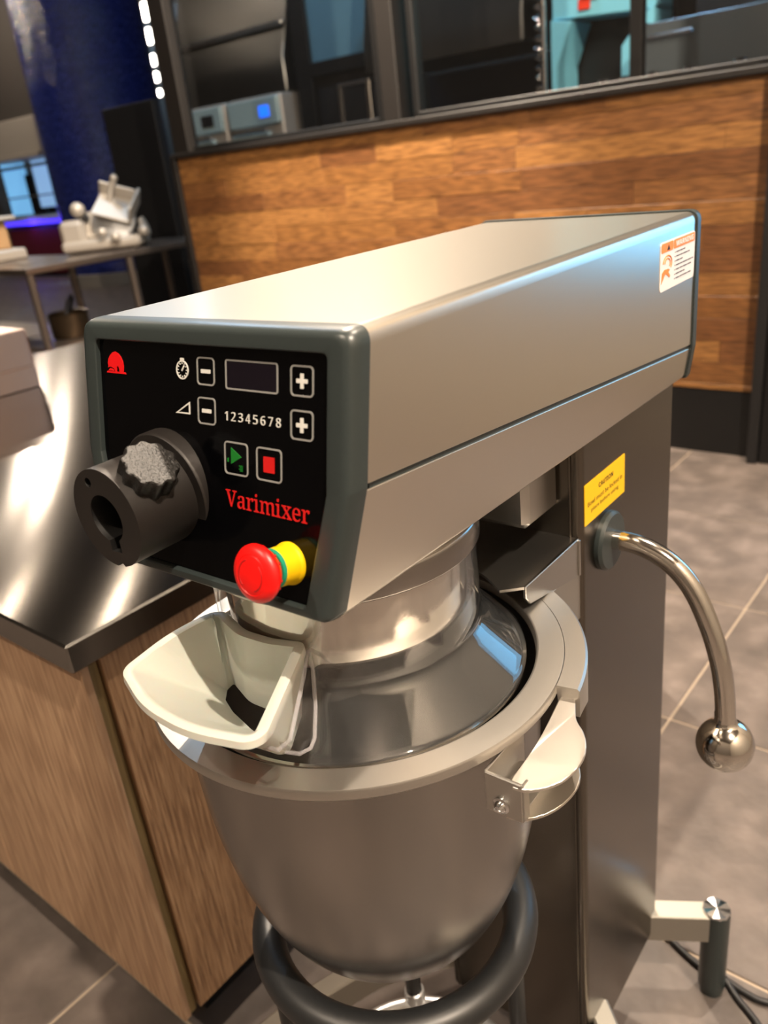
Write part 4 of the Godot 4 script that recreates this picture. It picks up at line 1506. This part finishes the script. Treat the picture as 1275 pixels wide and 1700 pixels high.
# ------------------------------------------------------------------ kitchen seen through the windows
func build_kitchen() -> void:
	# large exhaust hood, left window
	var o := thing("exhaust_hood", "wide brushed steel exhaust hood behind the left kitchen window", "hood", Vector3(-5.6, 1.93, -5.3))
	var m := MB.new()
	var hx := Transform3D(Basis(Vector3.BACK, Vector3.UP, Vector3.LEFT), Vector3.ZERO)
	m.prism(PackedVector2Array([Vector2(-5.9, 1.93), Vector2(-5.0, 1.93), Vector2(-5.0, 2.18), Vector2(-5.25, 2.9), Vector2(-5.9, 2.9)]), 4.74, 6.15, 0.01, hx)
	mk("canopy", m, M.hood, o, 20.0)
	mk("lip", bx(Vector3(-5.445, 2.42, -5.06), Vector3(1.41, 0.035, 0.05), 0.01), M.steel_x, o)  # bright bar set where a highlight streak crosses the canopy
	mk("duct", bx(Vector3(-5.7, 3.02, -5.6), Vector3(0.6, 0.36, 0.5), 0.01), M.hood, o)
	# two ovens on stands below the hood
	for i in 2:
		var xc: float = [-5.72, -5.03][i]
		var ov := thing("steam_oven", ["pale grey kitchen oven with a dark dial window, left of the two", "pale grey kitchen oven with a lit blue screen, right of the two"][i], "oven", Vector3(xc, 0, -5.15), "kitchen ovens under the hood")
		mk("stand", bx(Vector3(xc, 0.45, -5.2), Vector3(0.58, 0.9, 0.6), 0.01), M.pale_metal, ov)
		mk("body", bx(Vector3(xc, 1.41, -5.2), Vector3(0.62, 1.02, 0.62), 0.015), M.pale_metal, ov)
		mk("door", bx(Vector3(xc - 0.06, 1.30, -4.87), Vector3(0.46, 0.70, 0.04), 0.01), M.oven_face, ov)
		mk("control_strip", bx(Vector3(xc, 1.80, -4.875), Vector3(0.60, 0.20, 0.04), 0.008), M.oven_face, ov)
		if i == 1:
			mk("screen", bx(Vector3(xc + 0.14, 1.80, -4.852), Vector3(0.11, 0.085, 0.01), 0.002), glow(Color(0.10, 0.42, 1.0), 1.4), ov)
		else:
			mk("dial_window", bx(Vector3(xc + 0.12, 1.80, -4.852), Vector3(0.16, 0.09, 0.01), 0.002), M.black, ov)
		mk("handle", bx(Vector3(xc - 0.05, 1.66, -4.83), Vector3(0.42, 0.025, 0.03), 0.008), M.chrome, ov)
	# black framed inner partition with a pale pane
	var p := thing("inner_partition", "black framed kitchen partition with a pale blue upper pane", "partition", Vector3(-4.1, 0, -5.0))
	var f := MB.new()
	f.box(Vector3(-4.50, 1.6, -5.0), Vector3(0.16, 3.2, 0.08), 0.004)
	f.box(Vector3(-4.0, 2.03, -5.0), Vector3(0.9, 0.10, 0.08), 0.004)
	f.box(Vector3(-4.0, 0.05, -5.0), Vector3(0.9, 0.10, 0.08), 0.004)
	f.box(Vector3(-3.52, 1.6, -5.0), Vector3(0.10, 3.2, 0.08), 0.004)
	mk("frame", f, M.black_deep, p)
	mk("pane", bx(Vector3(-4.0, 2.62, -5.0), Vector3(0.86, 1.08, 0.02)), mat(Color(0.36, 0.50, 0.56), 0.15), p)
	mk("lower_board", bx(Vector3(-4.0, 1.04, -5.01), Vector3(0.86, 1.88, 0.02)), M.black, p)
	var rk := thing("steel_rack", "thin steel rack frame standing before the black inner partition", "rack", Vector3(-3.55, 0, -4.6))
	var rf := MB.new()
	for q in [[-3.66, -4.7], [-3.40, -4.7], [-3.66, -4.4], [-3.40, -4.4]]:
		rf.box(Vector3(q[0], 0.92, q[1]), Vector3(0.025, 1.84, 0.025), 0.004)
	for y in [0.3, 0.8, 1.3, 1.83]:
		rf.box(Vector3(-3.53, y, -4.55), Vector3(0.28, 0.02, 0.32), 0.003)
	mk("frame", rf, M.chrome, rk)
	# second hood, right window
	var h2 := thing("canopy_hood", "grey steel canopy hood behind the right kitchen window", "hood", Vector3(-2.6, 1.85, -4.5))
	m = MB.new()
	m.prism(PackedVector2Array([Vector2(-5.0, 1.86), Vector2(-4.25, 1.86), Vector2(-4.25, 2.0), Vector2(-4.45, 2.9), Vector2(-5.0, 2.9)]), 2.15, 3.30, 0.01, hx)
	mk("canopy", m, M.hood, h2, 20.0)
	# steel worktop below
	var wt := thing("kitchen_bench", "dark steel kitchen bench running behind the right window", "bench", Vector3(-2.3, 0, -4.7))
	mk("worktop", bx(Vector3(-2.67, 1.50, -4.75), Vector3(1.3, 0.04, 0.5), 0.005), mat(Color(0.20, 0.23, 0.27), 0.3, 0.7), wt)
	mk("cupboard", bx(Vector3(-2.67, 0.74, -4.78), Vector3(1.28, 1.48, 0.44), 0.01), M.black, wt)
	mk("splashback", bx(Vector3(-2.67, 1.68, -4.99), Vector3(1.3, 0.32, 0.02)), mat(Color(0.16, 0.18, 0.22), 0.35, 0.6), wt)
	# spray faucet with its spring
	var sf := thing("spray_faucet", "chrome spray faucet with coiled spring behind the right window", "faucet", Vector3(-2.0, 1.52, -4.2))
	m = MB.new()
	m.tube([Vector3(-1.975, 1.50, -4.17), Vector3(-1.975, 2.5, -4.17)], 0.014, 10)
	mk("riser", m, M.chrome, sf)
	m = MB.new()
	var sp := []
	for i in 240:
		var a := TAU * i / 12.0
		sp.append(Vector3(-2.02 + cos(a) * 0.022, 1.64 + i * 0.004, -4.2 + sin(a) * 0.022))
	m.tube(sp, 0.006, 5)
	mk("spring", m, M.chrome, sf)
	m = MB.new()
	m.box(Vector3(-2.02, 1.575, -4.2), Vector3(0.045, 0.09, 0.045), 0.01)
	mk("grip", m, M.chrome, sf)
	mk("red_tip", bx(Vector3(-2.02, 1.545, -4.17), Vector3(0.03, 0.03, 0.02), 0.006), M.print_red, sf)
	mk("yellow_tip", bx(Vector3(-1.965, 1.55, -4.17), Vector3(0.03, 0.05, 0.02), 0.006), M.label_orange, sf)
	# hood type dishwasher, cyan light put into its panel colour
	var cyan_lit := mat(Color(0.50, 0.80, 0.88), 0.3)
	var dw := thing("dishwasher", "pale blue lit pass-through dishwasher with a black opening", "dishwasher", Vector3(-1.66, 0, -4.4))
	m = MB.new()
	m.prism(PackedVector2Array([Vector2(-1.95, 1.92), Vector2(-1.38, 1.88), Vector2(-1.38, 2.4), Vector2(-1.95, 2.4)]), -4.45, -4.22, 0.006)
	mk("hood_panel", m, cyan_lit, dw)
	m = MB.new()
	m.prism(PackedVector2Array([Vector2(-1.95, 1.0), Vector2(-1.915, 1.0), Vector2(-1.915, 1.70), Vector2(-1.83, 1.90), Vector2(-1.95, 1.92)]), -4.45, -4.20, 0.004)
	mk("side_panel", m, cyan_lit, dw)
	m = MB.new()
	m.prism(PackedVector2Array([Vector2(-1.55, 1.0), Vector2(-1.38, 1.0), Vector2(-1.38, 1.90), Vector2(-1.44, 1.86), Vector2(-1.55, 1.74)]), -4.45, -4.20, 0.004)
	mk("side_panel", m, cyan_lit, dw)
	mk("chamber", bx(Vector3(-1.66, 1.6, -4.62), Vector3(0.58, 1.0, 0.30), 0.01), M.black_deep, dw)
	m = MB.new()
	m.box(Vector3(-1.76, 1.965, -4.212), Vector3(0.065, 0.05, 0.008), 0.001)
	m.box(Vector3(-1.73, 1.995, -4.212), Vector3(0.10, 0.03, 0.008), 0.001)
	mk("sticker", m, mat(Color(0.88, 0.22, 0.10), 0.5), dw)
	# steel tub right of the dishwasher
	var tb := thing("steel_tub", "clear sided steel tub on the bench at the right window edge", "tub", Vector3(-1.0, 1.52, -4.2))
	m = MB.new()
	m.box(Vector3(-1.02, 1.535, -4.15), Vector3(0.66, 0.03, 0.40), 0.005)
	m.box(Vector3(-1.02, 1.67, -4.34), Vector3(0.66, 0.27, 0.02), 0.004)
	m.box(Vector3(-1.02, 1.665, -3.96), Vector3(0.66, 0.25, 0.02), 0.004)
	m.box(Vector3(-1.34, 1.67, -4.15), Vector3(0.02, 0.26, 0.38), 0.004)
	m.box(Vector3(-0.70, 1.67, -4.15), Vector3(0.02, 0.26, 0.38), 0.004)
	mk("tub_wall", m, mat(Color(0.46, 0.50, 0.52), 0.25, 0.7), tb, 20.0)
	mk("tub_handle", bx(Vector3(-1.20, 1.73, -3.94), Vector3(0.22, 0.02, 0.02), 0.006), M.chrome, tb)
	# small bright utensils on the sill side of the bench
	for i in 5:
		var x: float = [-1.30, -1.20, -1.08, -0.92, -0.72][i]
		var u := thing("utensil_cup", ["leftmost", "second from left", "middle", "second from right", "rightmost"][i] + " of five small shiny steel cups on the ledge inside the right window", "cup", Vector3(x, 1.50, -3.45), "steel cups on the ledge")
		m = MB.new()
		m.lathe([Vector2(0, 1.50), Vector2(0.022, 1.50), Vector2(0.028, 1.555), Vector2(0.024, 1.555), Vector2(0.02, 1.505), Vector2(0, 1.505)], 20, Transform3D(Basis(), Vector3(x, 0, -3.45)))
		mk("cup_body", m, M.chrome, u)
	tag(mk("kitchen_ledge", _shift(bx(Vector3(-2.1, 1.485, -3.42), Vector3(3.4, 0.03, 0.32), 0.004)), M.black, null), "black ledge running inside below the kitchen windows", "ledge")
	structure("wall_kitchen", bx(Vector3(-1.2, 2.3, -6.6), Vector3(9.4, 4.6, 0.1)), M.wall_dark)

func _shift(m: MB) -> MB:
	S = 1.0
	OFF = Vector3.ZERO
	return m

# ------------------------------------------------------------------ far end of the hall
func build_far_hall() -> void:
	# black partition beyond the work table
	var o := thing("black_partition", "matt black partition board behind the work table", "partition", Vector3(-5.607, 0, -4.08))
	mk("board", bx(Vector3(-5.607, 0.975, -4.08), Vector3(0.675, 1.95, 0.06), 0.004), M.black, o)
	mk("hinge_plate", bx(Vector3(-5.96, 1.40, -4.07), Vector3(0.03, 0.16, 0.05), 0.004), M.black_deep, o)
	# blue tiled round pillar
	var c := Vector3(-11.6, 0, -7.9)
	var m := MB.new()
	m.lathe([Vector2(0.94, 0.18), Vector2(0.94, 4.6)], 64, Transform3D(Basis(), c))
	S = 1.0
	OFF = Vector3.ZERO
	var pl := mk("pillar", m, M.blue_tile, null)
	tag(pl, "round pillar covered in glossy deep blue tiles", "", "", "structure")
	m = MB.new()
	m.lathe([Vector2(1.02, 0.0), Vector2(1.02, 0.18), Vector2(0.98, 0.19)], 64, Transform3D(Basis(), c))
	mk("pillar_base", m, M.wall_pale, pl)
	# steel hood and counter with purple strip, far left
	var h := thing("far_hood", "warm lit steel hood hanging at the far left of the hall", "hood", Vector3(-14.6, 2.08, -8.2))
	mk("canopy", bx(Vector3(-14.7, 2.38, -8.3), Vector3(2.2, 0.56, 0.7), 0.02), M.pale_metal, h)
	mk("lip", bx(Vector3(-14.7, 2.06, -8.25), Vector3(2.3, 0.08, 0.8), 0.01), M.pale_metal, h)
	mk("duct", bx(Vector3(-14.7, 3.62, -8.4), Vector3(2.0, 1.92, 0.5), 0.01), M.wall_dark, h)
	var sc := thing("serving_counter", "dark red serving counter with a purple light strip", "counter", Vector3(-14.6, 0, -8.3))
	mk("front_panel", bx(Vector3(-14.6, 0.47, -8.06), Vector3(1.9, 0.80, 0.06), 0.01), M.maroon, sc)
	mk("top", bx(Vector3(-14.6, 1.03, -8.35), Vector3(2.0, 0.05, 0.7), 0.01), M.pale_metal, sc)
	mk("plinth", bx(Vector3(-14.6, 0.5, -8.35), Vector3(1.8, 1.0, 0.52), 0.01), M.black, sc)
	mk("light_strip", bx(Vector3(-14.6, 0.965, -8.0), Vector3(1.96, 0.07, 0.03), 0.004), glow(Color(0.30, 0.22, 1.0), 1.6), sc)
	var ol := OmniLight3D.new()
	ol.name = "strip_glow"
	ol.light_color = Color(0.35, 0.25, 1.0)
	ol.light_energy = 0.12
	ol.light_size = 0.05
	ol.omni_range = 20.0
	ol.omni_attenuation = 2.0
	ol.shadow_enabled = true
	sc.add_child(ol, true)
	ol.position = Vector3(0.0, 0.96, 0.42)
	var fr := thing("display_fridge", "bright pale blue glass display fridge behind the dark red counter", "fridge", Vector3(-16.1, 0, -9.3))
	mk("cabinet", bx(Vector3(-16.1, 1.15, -9.4), Vector3(2.4, 2.3, 0.5), 0.02), M.pale_metal, fr)
	mk("lit_panel", bx(Vector3(-15.55, 1.58, -9.13), Vector3(1.0, 1.0, 0.03), 0.01), glow(Color(0.62, 0.80, 1.0), 0.62), fr)
	mk("lit_panel", bx(Vector3(-16.8, 1.58, -9.13), Vector3(0.9, 1.0, 0.03), 0.01), glow(Color(0.50, 0.78, 1.0), 0.70), fr)
	mk("divider", bx(Vector3(-16.2, 1.45, -9.10), Vector3(0.30, 0.75, 0.04), 0.01), M.black, fr)
	mk("shelf_edge", bx(Vector3(-16.1, 1.98, -9.09), Vector3(2.3, 0.06, 0.05), 0.01), M.chrome, fr)
	mk("shelf_edge", bx(Vector3(-16.1, 1.42, -9.09), Vector3(2.3, 0.03, 0.05), 0.01), M.pale_metal, fr)
	for k in 3:
		mk("tray", bx(Vector3(-15.9 + 0.33 * k, 1.13, -9.08), Vector3(0.26, 0.12, 0.06), 0.01), M.black, fr)
	# glowing blocks with lights, for the white spots along the pillar edge
	for i in 5:
		var q: Array = [[-11.40, 3.83, 0.26], [-11.44, 3.50, 0.22], [-11.46, 3.17, 0.16], [-11.46, 2.93, 0.14], [-11.46, 2.70, 0.10]][i]
		var wp := Vector3(q[0], q[1], -9.0)
		var wlp := thing("white_spot", ["topmost", "second from top", "middle", "second from bottom", "lowest"][i] + " of the glowing white spots edging the blue pillar", "lamp", wp, "white spots beyond the pillar")
		mk("spot_block", bx(wp, Vector3(0.14, q[2], 0.06), 0.02), glow(Color(1.0, 0.97, 0.92), 7.0), wlp)
		mk("back_plate", bx(wp + Vector3(0, 0, -0.05), Vector3(0.16, q[2] + 0.03, 0.03), 0.005), M.black, wlp)
		var wo := OmniLight3D.new()
		wo.name = "spot_glow"
		wo.light_color = Color(1.0, 0.97, 0.92)
		wo.light_energy = 0.5
		wo.light_size = 0.06
		wo.omni_range = 20.0
		wo.omni_attenuation = 2.0
		wo.shadow_enabled = true
		wlp.add_child(wo, true)
		wo.position = Vector3(0, 0, 0.12)
	# pale appliance with a round dial on the left part of the table
	var b := Vector3(-5.72, 0.95, -2.75)
	var t := thing("dial_scale", "pale countertop scale with a round white dial on the work table", "scale", b)
	mk("base", bx(b + Vector3(0, 0.04, 0), Vector3(0.34, 0.08, 0.28), 0.015), M.pale_metal, t)
	mk("housing", bx(b + Vector3(0, 0.17, 0), Vector3(0.18, 0.20, 0.16), 0.02), mat(Color(0.62, 0.50, 0.36), 0.5), t)
	mk("platter", bx(b + Vector3(0, 0.29, 0), Vector3(0.30, 0.03, 0.26), 0.01), M.pale_metal, t)
	m = MB.new()
	m.lathe([Vector2(0, 0), Vector2(0.085, 0), Vector2(0.09, 0.015), Vector2(0.08, 0.022), Vector2(0, 0.022)], 32, Transform3D(Basis(Vector3.RIGHT, PI / 2) , b + Vector3(0.02, 0.17, 0.08)))
	mk("dial", m, M.label_white, t)
